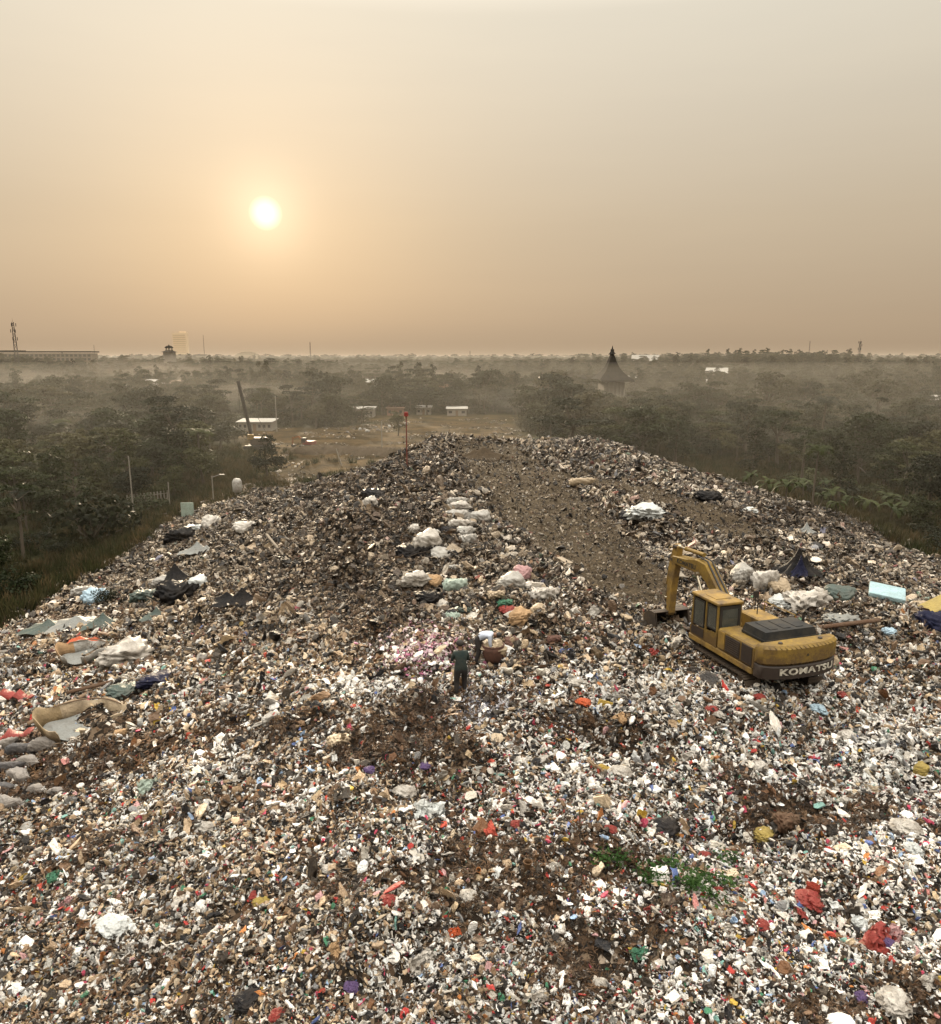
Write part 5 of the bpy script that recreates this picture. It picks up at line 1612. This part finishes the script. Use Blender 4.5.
# long building on the left skyline
g0 = base_at(-60, 900); g1 = base_at(96, 900); L_ = g1.x - g0.x; z0 = min(g0.z, g1.z) - 4; ht = at(50, 351.5, 900).z - z0
root = empty('long_building', ((g0.x + g1.x) / 2, 900, z0), 0); tag(root, 'long flat roofed pale building with rows of windows at the far left skyline', 'building')
b = MB(); b.box((0, 0, ht / 2 - 1), (L_, 16, ht - 2)); M['far_wall'] = simple_mat('hazy_wall', (.15, .12, .09), .9, .3, scale=.3, spec=.02); b.build('wall', M['far_wall'], root)
b = MB(); b.box((0, 0, ht - .4), (L_ + 3, 19, 1.5)); b.box((-L_ * .2, 0, ht + .8), (L_ * .5, 10, .9)); b.build('roof', M['roof_grey'], root)
nb = 36
for i in range(nb):
    for k in range(2):
        b = MB(); b.box((-L_ / 2 + (i + .5) * L_ / nb, -8.03, ht - 4.6 - k * 4.2), (L_ / nb * .62, .12, 2.6)); b.build('window', M['window_dark'], root)
# faint high rise; the haze is put into its pale wall and window colours
cloth_mat('haze_tinted_concrete', (.80, .62, .42), .05, .9, 0); M['haze_tinted_window'] = simple_mat('haze_tinted_window', (.66, .50, .33), .8, .1, bump=0)
g = base_at(182, 3600); ht = at(182, 332.5, 3600).z - g.z
root = empty('tower_block', g, 0); tag(root, 'pale faint tower block standing alone in the haze on the left skyline', 'building')
b = MB(); b.box((0, 0, ht / 2), (64, 30, ht)); b.build('wall', M['haze_tinted_concrete'], root)
b = MB(); b.box((12, 0, ht + 2), (26, 20, 4)); b.build('roof_structure', M['haze_tinted_concrete'], root)
for k in range(9): b = MB(); b.box((0, -15.2, ht * (.3 + .075 * k)), (58, .4, 3)); b.build('window_band', M['haze_tinted_window'], root)
# domed hall
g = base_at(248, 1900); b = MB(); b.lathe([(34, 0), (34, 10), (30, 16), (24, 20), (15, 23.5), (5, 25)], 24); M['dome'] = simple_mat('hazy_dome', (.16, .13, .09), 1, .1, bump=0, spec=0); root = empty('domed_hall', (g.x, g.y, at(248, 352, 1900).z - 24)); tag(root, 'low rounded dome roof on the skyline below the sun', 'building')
b.build('dome', M['dome'], root, True); b = MB(); b.tube((0, 0, -16), (0, 0, 0), 33, 33, 24); b.build('wall', M['haze_tinted_concrete'], root)
# cupola
g = base_at(171, 760); zt = at(171, 345, 760).z; hh = zt - g.z; root = empty('cupola_tower', g, 0); tag(root, 'small domed lantern tower rising from the trees in front of the pale tower block', 'tower')
b = MB(); b.box((0, 0, hh * .38), (9, 9, hh * .76)); b.build('wall', M['wall_pale'], root)
b = MB(); b.lathe([(8, hh * .76), (4.2, hh * .80), (3.6, hh * .82)], 12); b.build('lower_roof', M['roof_grey'], root)
for i in range(6): a = i * PI / 3; b = MB(); b.tube((3 * math.cos(a), 3 * math.sin(a), hh * .82), (3 * math.cos(a), 3 * math.sin(a), hh * .90), .4, .4, 6); b.build('column', M['wall_pale'], root)
b = MB(); b.lathe([(4.2, hh * .90), (3.8, hh * .93), (2.4, hh * .965), (.5, hh * .985), (.2, hh * 1.02)], 14); b.build('dome', M['roof_grey'], root, True)

# temple-like building with the tall flared roof
Y_ = 300; g = base_at(610, Y_); ze = at(610, 380, Y_).z - g.z; zt = at(610, 352, Y_).z - g.z; k = F / Y_
root = empty('flared_roof_hall', g, .12); tag(root, 'hall with a tall dark flared pyramid roof and finial rising above the trees', 'building')
b = MB(); b.box((0, 0, ze / 2), (8, 8, ze)); b.build('wall', M['wall_pale'], root)
hR = zt - ze; SC_ = .50; pr = [(20.0, ze - .5), (19.6, ze + .1), (14.5, ze + hR * .14), (10, ze + hR * .29), (6.6, ze + hR * .46), (4.3, ze + hR * .64), (2.9, ze + hR * .80), (2.3, ze + hR * .86)]
pr = [(r_ * SC_, z_) for r_, z_ in pr]; b = MB(); b.lathe(pr, 4); roof = b.build('roof', M['roof_grey'], root); roof.rotation_euler.z = PI / 4
b = MB(); b.lathe([(.9, ze + hR * .86), (.9, ze + hR * .93)], 8); b.lathe([(1.5, ze + hR * .93), (1.0, ze + hR * .97), (.6, ze + hR * 1.04), (.8, ze + hR * 1.07), (.3, ze + hR * 1.12), (.08, ze + hR * 1.22)], 10); b.build('finial', M['roof_grey'], roof)
for i in range(6):
    for sg in (-1, 1): b = MB(); b.tube((-3.75 + i * 1.5, sg * 4.5, 0), (-3.75 + i * 1.5, sg * 4.5, ze - .3), .35, .35, 8); b.build('column', M['wall_pale'], root)


def house(px, Y, wpx, h, label, wall='wall_pale', roof='roof_rust', dep=None, yb=None, rz=0.0, gable=True, group=None, name='house', roofh=None, nwin=3):
    g = base_at(px, Y); w_ = wpx * Y / F; d_ = dep or min(w_ * .7, 10)
    if yb is not None: g.z = max(g.z, at(px, yb, Y).z)
    root = empty(name, g, rz); tag(root, label, 'house' if name == 'house' else name.split('_')[-1], group)
    b = MB(); b.box((0, 0, h / 2), (w_, d_, h)); b.build('wall', M[wall], root)
    rh = roofh if roofh is not None else (w_ * .16 if gable else .25)
    b = MB()
    if gable: b.prism([(-d_ / 2 - .6, h), (d_ / 2 + .6, h), (0, h + rh + d_ * .18)], 'x', -w_ / 2 - .5, w_ / 2 + .5)
    else: b.prism([(-d_ / 2 - .6, h + .02), (d_ / 2 + .6, h + .55), (d_ / 2 + .6, h + .72), (-d_ / 2 - .6, h + .2)], 'x', -w_ / 2 - .5, w_ / 2 + .5)
    b.build('roof', M[roof], root)
    for i in range(nwin):
        xx = -w_ / 2 + (i + .5) * w_ / nwin
        b = MB()
        if i == nwin // 2: b.box((xx, -d_ / 2 - .02, 1.05), (1.0, .1, 2.1)); b.build('door', M['wood'], root)
        else: b.box((xx, -d_ / 2 - .02, h * .55), (min(1.6, w_ / nwin * .5), .1, h * .35)); b.build('window', M['window_dark'], root)
    return root


# sheds round the clearing
house(258, 238, 33, 2.6, 'long low white sheet roofed shed at the left end of the clearing', 'wall_pale', 'roof_white', 7, gable=False, name='long_shed', nwin=7)
house(364, 292, 21, 3.0, 'white roofed open shed at the far side of the clearing', 'wall_pale', 'roof_white', 7, gable=False, name='open_shed', nwin=5)
house(396, 300, 16, 2.8, 'small shed behind the red topped pole', 'wall_brick', 'roof_rust', 6, gable=False, name='small_shed')
house(424, 305, 14, 2.6, 'low pale shed right of the red topped pole', 'wall_pale', 'roof_white', 6, gable=False, name='low_shed')
house(457, 300, 19, 2.6, 'low white roofed shed just left of the landfill track end', 'wall_pale', 'roof_white', 7, gable=False, name='low_shed')
HS = [(372, 470, 12, 'roof_white', 'small white roofed house beyond the clearing, above the open shed'), (410, 520, 10, 'roof_white', 'white roofed house among trees above the red topped pole'),
      (421, 395, 9, 'roof_white', 'tiny white roofed house right above the low pale shed'), (440, 360, 14, 'wall_brick', 'brick coloured house right of the small shed beyond the clearing'),
      (574, 470, 22, 'roof_grey', 'wide dark roofed house left of the flared roof hall'), (631, 560, 12, 'roof_white', 'white roofed house just right of the flared roof hall'),
      (645, 900, 26, 'roof_white', 'long pale roof on the skyline right of the flared roof hall'), (572, 300, 12, 'roof_white', 'white gabled house in the trees below the flared roof hall'),
      (584, 280, 14, 'roof_grey', 'grey roofed house beside the white gabled house'), (698, 420, 14, 'roof_white', 'white roofed house in the trees on the right'),
      (716, 620, 20, 'roof_white', 'white roofed hall in the haze on the right'), (884, 330, 12, 'roof_white', 'small pale house in the misty trees at the far right'),
      (938, 300, 16, 'roof_white', 'pale house at the right edge among the trees'), (155, 420, 16, 'roof_white', 'white roofed house beside the smoke plume on the left'),
      (178, 430, 10, 'roof_rust', 'rusty roofed house under the smoke plume'), (60, 470, 12, 'roof_rust', 'rusty roofed house deep in the left woodland')]
for i, (px_, Y_, w_, rf_, lab) in enumerate(HS):
    up = 8.0 if Y_ > 340 else 6.0
    house(px_, Y_, w_, up, lab, 'wall_pale' if rf_ != 'wall_brick' else 'wall_brick', rf_ if rf_ != 'wall_brick' else 'roof_rust', rz=random.uniform(-.4, .4), nwin=3)


def pole(px, ybase, ytop, r, mat, label, lean=0.0, Y=None, name='pole', cat='pole', head=None):
    g = G(px, ybase) if Y is None else base_at(px, Y)
    h = at(px, ytop, g.y).z - g.z
    root = empty(name, (g.x, g.y, g.z - .2)); tag(root, label, cat); root.rotation_euler = (0, lean, 0)
    b = MB(); b.tube((0, 0, 0), (0, 0, h + .2), r, r * .8, 8); b.build('shaft', M[mat], root)
    if head == 'red':
        q = MB(); q.box((0, 0, h + .2), (.34, .25, .38), bevel=.05); q.tube((0, 0, h), (0, 0, h + .1), .22, .22, 8); q.build('marker_box', M['bag_red'], root)
    if head == 'lamp':
        q = MB(); q.tube((0, 0, h), (1.2, 0, h + .4), .06, .05, 6); q.box((1.5, 0, h + .4), (.8, .3, .15), bevel=.04); q.build('lamp_head', M['steel_grey'], root)
    if head == 'wires':
        q = MB(); q.box((0, 0, h - .4), (1.8, .12, .12)); q.build('crossarm', M['wood'], root)
    return root


cloth_mat('bark_orange', (.20, .07, .02), .5, .8, 0); cloth_mat('pole_pale', (.22, .20, .165), .3, .7, 0); M['pole_red'] = simple_mat('rusty_red_pole', (.16, .04, .03), .6, .4)
pole(407, 466, 414, .06, 'pole_red', 'thin dark pole with a red box on top standing on the rubbish crest', head='red', name='marker_pole')
pole(382, 449, 421, .15, 'pole_pale', 'pale upright post left of the red topped pole', name='post')
pole(342, 466, 448, .12, 'pole_pale', 'pale leaning post at the edge of the clearing', lean=-.28, name='post')
pole(277, 0, 396, .16, 'pole_pale', 'thin pale utility pole right of the long white shed', Y=232, head='wires', name='utility_pole')
pole(214, 500, 476, .10, 'pole_pale', 'pale street lamp by the trees at the top of the left slope', Y=112, head='lamp', name='street_lamp', cat='street lamp')
pole(134, 492, 456, .10, 'pole_pale', 'tall thin pale pole in front of the left trees', Y=104, name='utility_pole')
pole(170, 495, 482, .09, 'pole_pale', 'short pale post beside the fence on the left', Y=112, name='post')
# fence and small things at the top of the left slope
g0 = base_at(128, 112); g1 = base_at(168, 116); root = empty('fence', g0); tag(root, 'pale picket fence in front of the left trees', 'fence')
d = g1 - g0
for i in range(13): b = MB(); q = d * (i / 12); b.box((q.x, q.y, .95), (.16, .12, 1.9)); b.build('picket', M['pole_pale'], root)
b = MB(); b.tube((0, 0, 1.5), d + Vector((0, 0, 1.5)), .05, .05, 6); b.tube((0, 0, .7), d + Vector((0, 0, .7)), .05, .05, 6); b.build('rail', M['pole_pale'], root)
g = base_at(189, 96); b = MB(); root = empty('sign_board', g, .1); tag(root, 'pale blue grey board on posts above the crest of the left slope', 'board')
b.box((0, 0, 2.6), (1.6, .08, 2.4), bevel=.02); b.build('panel', M['bag_pale_green'], root)
for xx in (-.6, .6): b = MB(); b.tube((xx, .09, 0), (xx, .09, 3.6), .05, .05, 6); b.build('leg', M['wood'], root)
g = base_at(238, 118); root = empty('water_tank', g); tag(root, 'small white water tank on a stand right of the street lamp', 'tank')
b = MB(); b.lathe([(.55, 1.3), (.75, 1.5), (.75, 3.0), (.5, 3.4), (.15, 3.5)], 14); b.build('tank', M['bag_grey'], root, True)
for i in range(4): a = PI / 4 + i * PI / 2; b = MB(); b.tube((.5 * math.cos(a), .5 * math.sin(a), 0), (.5 * math.cos(a), .5 * math.sin(a), 1.35), .06, .06, 6); b.build('leg', M['wood'], root)

# crawler crane with lattice boom
Yc = 186; g = base_at(259, Yc); root = empty('crawler_crane', g); tag(root, 'dark crawler crane with its lattice boom raised to the left above the trees', 'crane')
for sx in (-1, 1): b = MB(); b.prism([(-3, .1), (3, .1), (3.4, .6), (3, 1.1), (-3, 1.1), (-3.4, .6)], 'y', sx * 1.6 - .4, sx * 1.6 + .4, .05); b.build('track', M['steel_dark'], root)
b = MB(); b.box((.6, 0, 2.1), (4.6, 2.8, 1.7), bevel=.1); b.build('body', M['mud_metal'], root)
b = MB(); b.box((-1.6, -.9, 3.2), (1.4, 1.2, 1.2), bevel=.08); b.build('cab', M['yellow_dirty'], root)
tip = at(238, 381, Yc) - g; ft = Vector((-1.4, 0, 2)); ax = (tip - ft); b = MB(); n = 16; sd = Vector((.55, 0, 0)).cross(Vector((0, 0, 1))); pv = ax.cross(Vector((0, 1, 0))).normalized() * .30
cr_ = [pv + Vector((0, .30, 0)), pv - Vector((0, .30, 0)), -pv - Vector((0, .30, 0)), -pv + Vector((0, .30, 0))]
for i in range(4):
    b.tube(ft + cr_[i] * .6, tip + cr_[i] * .6, .2, .16, 5)
    for k in range(n): b.tube(ft + ax * (k / n) + cr_[i] * .6, ft + ax * ((k + 1) / n) + cr_[(i + 1) % 4] * .6, .13, None, 4)
b.build('lattice_boom', M['steel_dark'], root)
b = MB(); b.tube(tip, Vector((2.5, 0, 3)), .05, None, 4); b.tube(tip, tip - Vector((0, 0, 7)), .04, None, 4); b.build('cable', M['steel_dark'], root)

# small excavator working on the clearing
g = G(308, 448); root = empty('excavator', g, 1.2); root.scale = (.85,) * 3; tag(root, 'small dark red excavator far off on the brown clearing', 'excavator')
for sx in (-1, 1): b = MB(); b.prism([(-1.9, 0), (1.9, 0), (2.3, .45), (1.9, .9), (-1.9, .9), (-2.3, .45)], 'x', sx * 1.1 - .3, sx * 1.1 + .3, .04); b.build('track', M['steel_dark'], root)
b = MB(); b.box((0, -.6, 1.6), (2.6, 3.2, 1.1), bevel=.1); b.build('body', M['pole_red'], root)
b = MB(); b.box((-.8, .7, 2.3), (1.0, 1.4, 1.5), bevel=.06); b.build('cab', M['steel_dark'], root)
b = MB(); b.prism([(.8, 1.4), (1.4, 1.3), (3.2, 3.0), (5.2, 2.5), (5.3, 2.8), (3.1, 3.5), (1.0, 2.0)], 'x', -.1, .3); b.build('boom', M['bark_orange'], root)
b = MB(); b.prism([(5.0, 3.1), (5.4, 3.0), (5.5, .9), (5.2, .8)], 'x', -.05, .25); b.build('arm', M['bark_orange'], root)
b = MB(); b.prism([(5.5, .9), (4.6, .9), (4.4, .3), (5.2, .1), (5.7, .4)], 'x', -.35, .55); b.build('bucket', M['steel_dark'], root)
# sorted heaps and bags on the clearing
for i in range(26):
    t = random.random(); a = 345 + 75 * t + random.gauss(0, 6); b_ = 436 - 14 * t + random.gauss(0, 2.5)
    if i > 15: a = random.uniform(296, 380); b_ = 450 + random.gauss(0, 1.5) 
    g = G(a, b_); o = link('sack', sack('heap' if i % 2 else 'bale', i, ['bag_grey', 'stone_sack', 'bag_tan'][i % 3])); s_ = random.uniform(.7, 1.5)
    o.location = (g.x, g.y, g.z + .2 * s_); o.scale = (s_, s_, s_); o.rotation_euler.z = random.uniform(0, 6)
    tag(o, 'pale sack dumped on the brown clearing beyond the landfill', 'sack', 'pale sacks dumped on the clearing')

# low earth bank along the near edge of the clearing
def bank(pts, w_, h, mat):
    V = []; Fc = []; n = 60; m = 9
    for i in range(n):
        t = i / (n - 1) * (len(pts) - 1); k = min(int(t), len(pts) - 2); p = pts[k].lerp(pts[k + 1], t - k); d = (pts[k + 1] - pts[k]); d.z = 0; sd = Vector((d.y, -d.x, 0)).normalized()
        for j in range(m):
            u_ = j / (m - 1) * 2 - 1; q = p + sd * u_ * w_ * (1 + .3 * math.sin(i * .7)); zz = h * (1 - u_ * u_) * (.7 + .5 * math.sin(i * .9 + j) ** 2) - .15
            if i in (0, n - 1): zz = -.2
            V.append((q.x, q.y, p.z + zz))
    for i in range(n - 1):
        for j in range(m - 1): a = i * m + j; Fc.append((a, a + 1, a + m + 1, a + m))
    return mesh_np('bank', V, Fc, [mat], True)
o = link('earth_bank', bank([base_at(300, 176), base_at(318, 182), base_at(350, 180), base_at(395, 176)], 4.5, 1.6, M['mud'])); tag(o, kind='structure')
# scraps spread over the clearing
n = 5200; xx = rng.uniform(-62, 16, n); yy = rng.uniform(134, 285, n); cl = fbm(xx / 9, yy / 9, 99, 3)
kp = (bare_mask(xx, yy) > .4) & (cl > .50 + .12 * rng.random(n)); xx, yy = xx[kp], yy[kp]; k = len(xx)
cc_ = np.array([(.03, .022, .014), (.06, .042, .026), (.12, .09, .06), (.30, .26, .20), (.04, .035, .02)])[rng.integers(0, 5, k)]
o = scatter('scattered_scraps', np.stack([xx, yy, plain(xx, yy) + .05], 1), np.stack([rng.normal(0, .4, k), rng.normal(0, .4, k), rng.uniform(0, 6.28, k)], 1), rng.uniform(.25, .9, (k, 1)) * np.ones((1, 3)), cc_, rng.integers(0, 11, k), SRC)
tag(o, 'dirty scraps and clods scattered over the brown clearing', 'litter', kind='stuff')

# dark dirt pile at the top of the haul track
g = G(484, 458); V, _f = None, None
me = tarp_mesh(640, 6.5, 4.5, 1.3, [(0, 0, 1, .5), (-.3, .1, .8, .4)], mat=M['mud'])
o = link('dirt_pile', me); o.location = g - Vector((0, 0, .1)); tag(o, 'low dark dirt pile at the far end of the haul track', 'dirt pile')

# ------------------------------------------------------------------ people
def figure(name, joints, bones, radii, mats, matfn, loc, rz, label, root_j):
    bm = bmesh.new(); lay_ = bm.verts.layers.skin.verify(); idx = {}; vs = []
    for k_, p in joints.items(): idx[k_] = len(vs); vs.append(bm.verts.new(p))
    for a, b_ in bones: bm.edges.new((vs[idx[a]], vs[idx[b_]]))
    for k_, v in zip(joints, vs):
        r_ = radii[k_]; v[lay_].radius = r_ if isinstance(r_, tuple) else (r_, r_); v[lay_].use_root = (k_ == root_j)
    me = bpy.data.meshes.new(name); bm.to_mesh(me); bm.free()
    tmp = bpy.data.objects.new('figure_tmp', me); COL.objects.link(tmp)
    tmp.modifiers.new('s', 'SKIN').use_smooth_shade = True
    ss = tmp.modifiers.new('d', 'SUBSURF'); ss.levels = 2; ss.render_levels = 2
    dg = bpy.context.evaluated_depsgraph_get(); dg.update()
    m2 = bpy.data.meshes.new_from_object(tmp.evaluated_get(dg)); bpy.data.objects.remove(tmp)
    m2.materials.clear()
    for m_ in mats: m2.materials.append(m_)
    m2.polygons.foreach_set('material_index', np.array([matfn(p.center) for p in m2.polygons], np.int32))
    m2.polygons.foreach_set('use_smooth', np.ones(len(m2.polygons), bool))
    o = link('person', m2); o.location = loc; o.rotation_euler = (0, 0, rz); tag(o, label, 'person'); return o


def hand(J, Bn, Rd, tag_, wrist, d, side, curl=(0, 0, -1)):
    """palm, four bent fingers of unequal length and a thumb leaving the side of the palm"""
    d = Vector(d).normalized(); s = Vector(side).normalized(); c = Vector(curl).normalized(); w_ = Vector(wrist)
    J[tag_ + 'palm'] = tuple(w_ + d * .06); Rd[tag_ + 'palm'] = (.034, .022); Bn.append((tag_ + 'wrist', tag_ + 'palm'))
    for i, (off, L_) in enumerate(((-.03, .068), (-.010, .08), (.011, .075), (.031, .058))):
        k1 = f'{tag_}k{i}'; k2 = f'{tag_}f{i}'; k3 = f'{tag_}t{i}'
        b0 = w_ + d * .098 + s * off
        J[k1] = tuple(b0); J[k2] = tuple(b0 + d * L_ * .6 + c * .012); J[k3] = tuple(b0 + d * L_ * .9 + c * .036)
        Rd[k1] = .0105; Rd[k2] = .009; Rd[k3] = .0075
        Bn += [(tag_ + 'palm', k1), (k1, k2), (k2, k3)]
    J[tag_ + 'th1'] = tuple(w_ + d * .065 - s * .045 + c * .01); J[tag_ + 'th2'] = tuple(w_ + d * .10 - s * .055 + c * .025)
    Rd[tag_ + 'th1'] = .011; Rd[tag_ + 'th2'] = .009; Bn += [(tag_ + 'palm', tag_ + 'th1'), (tag_ + 'th1', tag_ + 'th2')]


def face(o, hc, f, r=.105, hair=True, hat=None):
    """eyes, nose, mouth, ears and hair; f = facing direction, hc = head centre"""
    f = Vector(f).normalized(); up = Vector((0, 0, 1)); up = (up - f * up.dot(f)).normalized(); sd = f.cross(up); hc = Vector(hc)
    for sg in (-1, 1):
        e = MB(); e.sphere(hc + f * r * .86 + sd * sg * .032 + up * .005, .012, 2); e.build('eye', M['window_dark'], o)
        e = MB(); e.sphere(hc + sd * sg * .083, .026, 2, (.5, .6, 1)); e.build('ear', M['skin'], o, True)
    e = MB(); e.tube(hc + f * r * .9 + up * .01, hc + f * (r + .02) - up * .025, .008, .015, 8); e.build('nose', M['skin'], o)
    e = MB(); e.box(hc + f * r * .93 - up * .048, (.04, .012, .008)); e.build('mouth', M['cloth_black'], o)
    e = MB(); e.sphere(hc - f * .014 + up * .030, .107, 3, (.92, 1.0, .98)); e.build('hair', M['hair'], o, True)


# standing person, back to the camera, stooping a little over a stick
g = G(461, 692); J = {}; Bn = []; Rd = {}
def J_(k_, p, r_): J[k_] = p; Rd[k_] = r_
J_('pelvis', (0, 0, .90), (.185, .15)); J_('waist', (0, .02, 1.06), (.17, .14)); J_('chest', (0, .05, 1.27), (.20, .15)); J_('neckb', (0, .08, 1.42), (.08, .07)); J_('neck', (0, .10, 1.49), .055); J_('head', (0, .13, 1.60), (.082, .095)); J_('crown', (0, .13, 1.68), (.06, .07))
Bn += [('pelvis', 'waist'), ('waist', 'chest'), ('chest', 'neckb'), ('neckb', 'neck'), ('neck', 'head'), ('head', 'crown')]
for s_, n_ in ((-1, 'L'), (1, 'R')):
    J_(n_ + 'hip', (s_ * .11, 0, .82), .125); J_(n_ + 'knee', (s_ * .13, .05 if s_ < 0 else .12, .46), .09); J_(n_ + 'ank', (s_ * .14, -.02 if s_ < 0 else .10, .10), .07); J_(n_ + 'heel', (s_ * .14, .0 if s_ < 0 else .12, .045), .045); J_(n_ + 'toe', (s_ * .15, .17 if s_ < 0 else .29, .03), (.045, .03))
    Bn += [('pelvis', n_ + 'hip'), (n_ + 'hip', n_ + 'knee'), (n_ + 'knee', n_ + 'ank'), (n_ + 'ank', n_ + 'heel'), (n_ + 'heel', n_ + 'toe')]
    J_(n_ + 'sho', (s_ * .19, .06, 1.36), .082); J_(n_ + 'elb', (s_ * .255, .12, 1.12), .06); J_(n_ + 'wrist', (s_ * .22, .34, 1.02), .03)
    Bn += [('chest', n_ + 'sho'), (n_ + 'sho', n_ + 'elb'), (n_ + 'elb', n_ + 'wrist')]
    hand(J, Bn, Rd, n_, J[n_ + 'wrist'], (0, .9, -.35), (s_ * 1, 0, 0))
def mf(c):
    if c.z > 1.46: return 0
    if (abs(c.x) > .18 and c.y > .27): return 0
    if c.z < .11: return 3
    return 1 if c.z > .86 else 2
p1 = figure('person', J, Bn, Rd, [M['skin'], M['cloth_green'], M['cloth_black'], M['black_rubber']], mf, (g.x, g.y, g.z - .10), R(12), 'person in dark green top and black trousers standing with back turned on the rubbish', 'pelvis')
face(p1, (0, .135, 1.61), (0, 1, -.15))
e = MB(); e.sphere((0, .12, 1.655), .120, 3, (1, 1.05, .85)); e.box((0, .25, 1.655), (.16, .12, .015), (-.15, 0, 0), .005); e.build('cap', M['cloth_black'], p1, True)

# bending person in pale blue shirt reaching down to a basket
g = G(478, 661); J = {}; Bn = []; Rd = {}
J_('pelvis', (0, 0, .84), (.18, .15)); J_('waist', (.13, .0, .97), (.165, .15)); J_('chest', (.36, .0, 1.02), (.19, .16)); J_('neckb', (.50, 0, 1.02), (.08, .07)); J_('neck', (.57, 0, 1.0), .055); J_('head', (.68, 0, .97), (.085, .095)); J_('crown', (.76, 0, .96), (.06, .07))
Bn += [('pelvis', 'waist'), ('waist', 'chest'), ('chest', 'neckb'), ('neckb', 'neck'), ('neck', 'head'), ('head', 'crown')]
for s_, n_ in ((-1, 'L'), (1, 'R')):
    J_(n_ + 'hip', (-.01, s_ * .11, .78), .125); J_(n_ + 'knee', (.06, s_ * .14, .44), .09); J_(n_ + 'ank', (-.03, s_ * .15, .10), .07); J_(n_ + 'heel', (-.02, s_ * .15, .045), .045); J_(n_ + 'toe', (.15, s_ * .16, .03), (.045, .03))
    Bn += [('pelvis', n_ + 'hip'), (n_ + 'hip', n_ + 'knee'), (n_ + 'knee', n_ + 'ank'), (n_ + 'ank', n_ + 'heel'), (n_ + 'heel', n_ + 'toe')]
    J_(n_ + 'sho', (.42, s_ * .19, .98), .08); J_(n_ + 'elb', (.44, s_ * .24, .72), .058); J_(n_ + 'wrist', (.50, s_ * .20, .50), .03)
    Bn += [('chest', n_ + 'sho'), (n_ + 'sho', n_ + 'elb'), (n_ + 'elb', n_ + 'wrist')]
    hand(J, Bn, Rd, n_, J[n_ + 'wrist'], (.25, 0, -.95), (0, s_ * 1, 0), (1, 0, 0))
def mf2(c):
    if c.x > .53 and c.z > .8: return 0
    if c.z < .52 and c.x > .3: return 0
    if c.z < .11: return 3
    return 1 if (c.x > .06 and c.z > .52 and c.z + c.x > .98) else 2
p2 = figure('person', J, Bn, Rd, [M['skin'], M['cloth_blue'], M['cloth_black'], M['black_rubber']], mf2, (g.x, g.y, g.z - .02), R(-8), 'person in pale blue shirt bending over a brown basket on the rubbish', 'pelvis')
face(p2, (.69, 0, .965), (.55, 0, -.8))
# basket
g = G(493, 661); root = empty('basket', (g.x, g.y, g.z - .03)); tag(root, 'round dark brown woven basket in front of the bending person', 'basket')
b = MB(); b.lathe([(.26, 0), (.33, .2), (.37, .45), (.38, .62), (.35, .62), (.33, .45), (.29, .2), (.2, .05)], 26); b.build('bowl', M['basket'], root, True)
b = MB()
for i in range(24): a = i * PI / 12; c_ = i * PI / 12 + PI / 12; b.tube((.37 * math.cos(a), .37 * math.sin(a), .63), (.37 * math.cos(c_), .37 * math.sin(c_), .63), .025, .025, 6)
b.build('rim', M['basket'], root)
b = MB(); me = crumple(77, 3, .5, (.6, .6, .35), .3); me.materials.append(M['bag_tan']); o = link('plastic_bag', me); o.location = (g.x, g.y, g.z + .55); tag(o, 'tan crumpled bag inside the brown basket', 'bag')


# ------------------------------------------------------------------ smoke drifting over the trees
def smoke(px, py, Y, size, dens, col, seed, lean=0):
    c = at(px, py, Y); b = MB(); b.sphere((0, 0, 0), 1, 3); o = b.build('smoke', None)
    m, nt, out = mat_new('smoke_%d' % seed)
    v = nt.nodes.new('ShaderNodeVolumeScatter'); v.inputs['Color'].default_value = (*col, 1); v.inputs['Anisotropy'].default_value = .2
    tc = nt.nodes.new('ShaderNodeTexCoord'); ln = nt.nodes.new('ShaderNodeVectorMath'); ln.operation = 'LENGTH'; nt.links.new(tc.outputs['Object'], ln.inputs[0])
    fall = math_n(nt, 'SUBTRACT', 1.0, ln.outputs['Value'], clamp=True)
    n = noise_n(nt, 2.2 + .3 * (seed % 3), 4, .6, 'Object', .6)
    dn_ = math_n(nt, 'MULTIPLY', math_n(nt, 'MULTIPLY', math_n(nt, 'SUBTRACT', n, .42, clamp=True), fall), dens * 9)
    nt.links.new(dn_, v.inputs['Density']); nt.links.new(v.outputs[0], out.inputs['Volume'])
    o.data.materials.clear(); o.data.materials.append(m)
    o.location = c; o.scale = size; o.rotation_euler = (0, lean, 0); tag(o, kind='structure')
    return o


smoke(176, 389, 400, (5.5, 5, 14), .09, (.5, .44, .36), 1, .35)
smoke(150, 372, 520, (60, 30, 12), .012, (.42, .36, .29), 2)
smoke(690, 400, 330, (70, 40, 11), .010, (.34, .30, .25), 3)
smoke(430, 378, 620, (120, 40, 12), .009, (.36, .31, .25), 4)
smoke(850, 420, 230, (45, 30, 9), .010, (.30, .27, .23), 5)

smoke(60, 430, 190, (40, 26, 8), .014, (.34, .31, .26), 6)
smoke(230, 395, 300, (60, 26, 9), .014, (.38, .34, .28), 7)
smoke(560, 400, 290, (50, 30, 8), .012, (.34, .31, .26), 8)
smoke(740, 440, 190, (34, 26, 7), .014, (.32, .29, .25), 9)
smoke(20, 380, 420, (60, 30, 10), .012, (.38, .34, .28), 10)
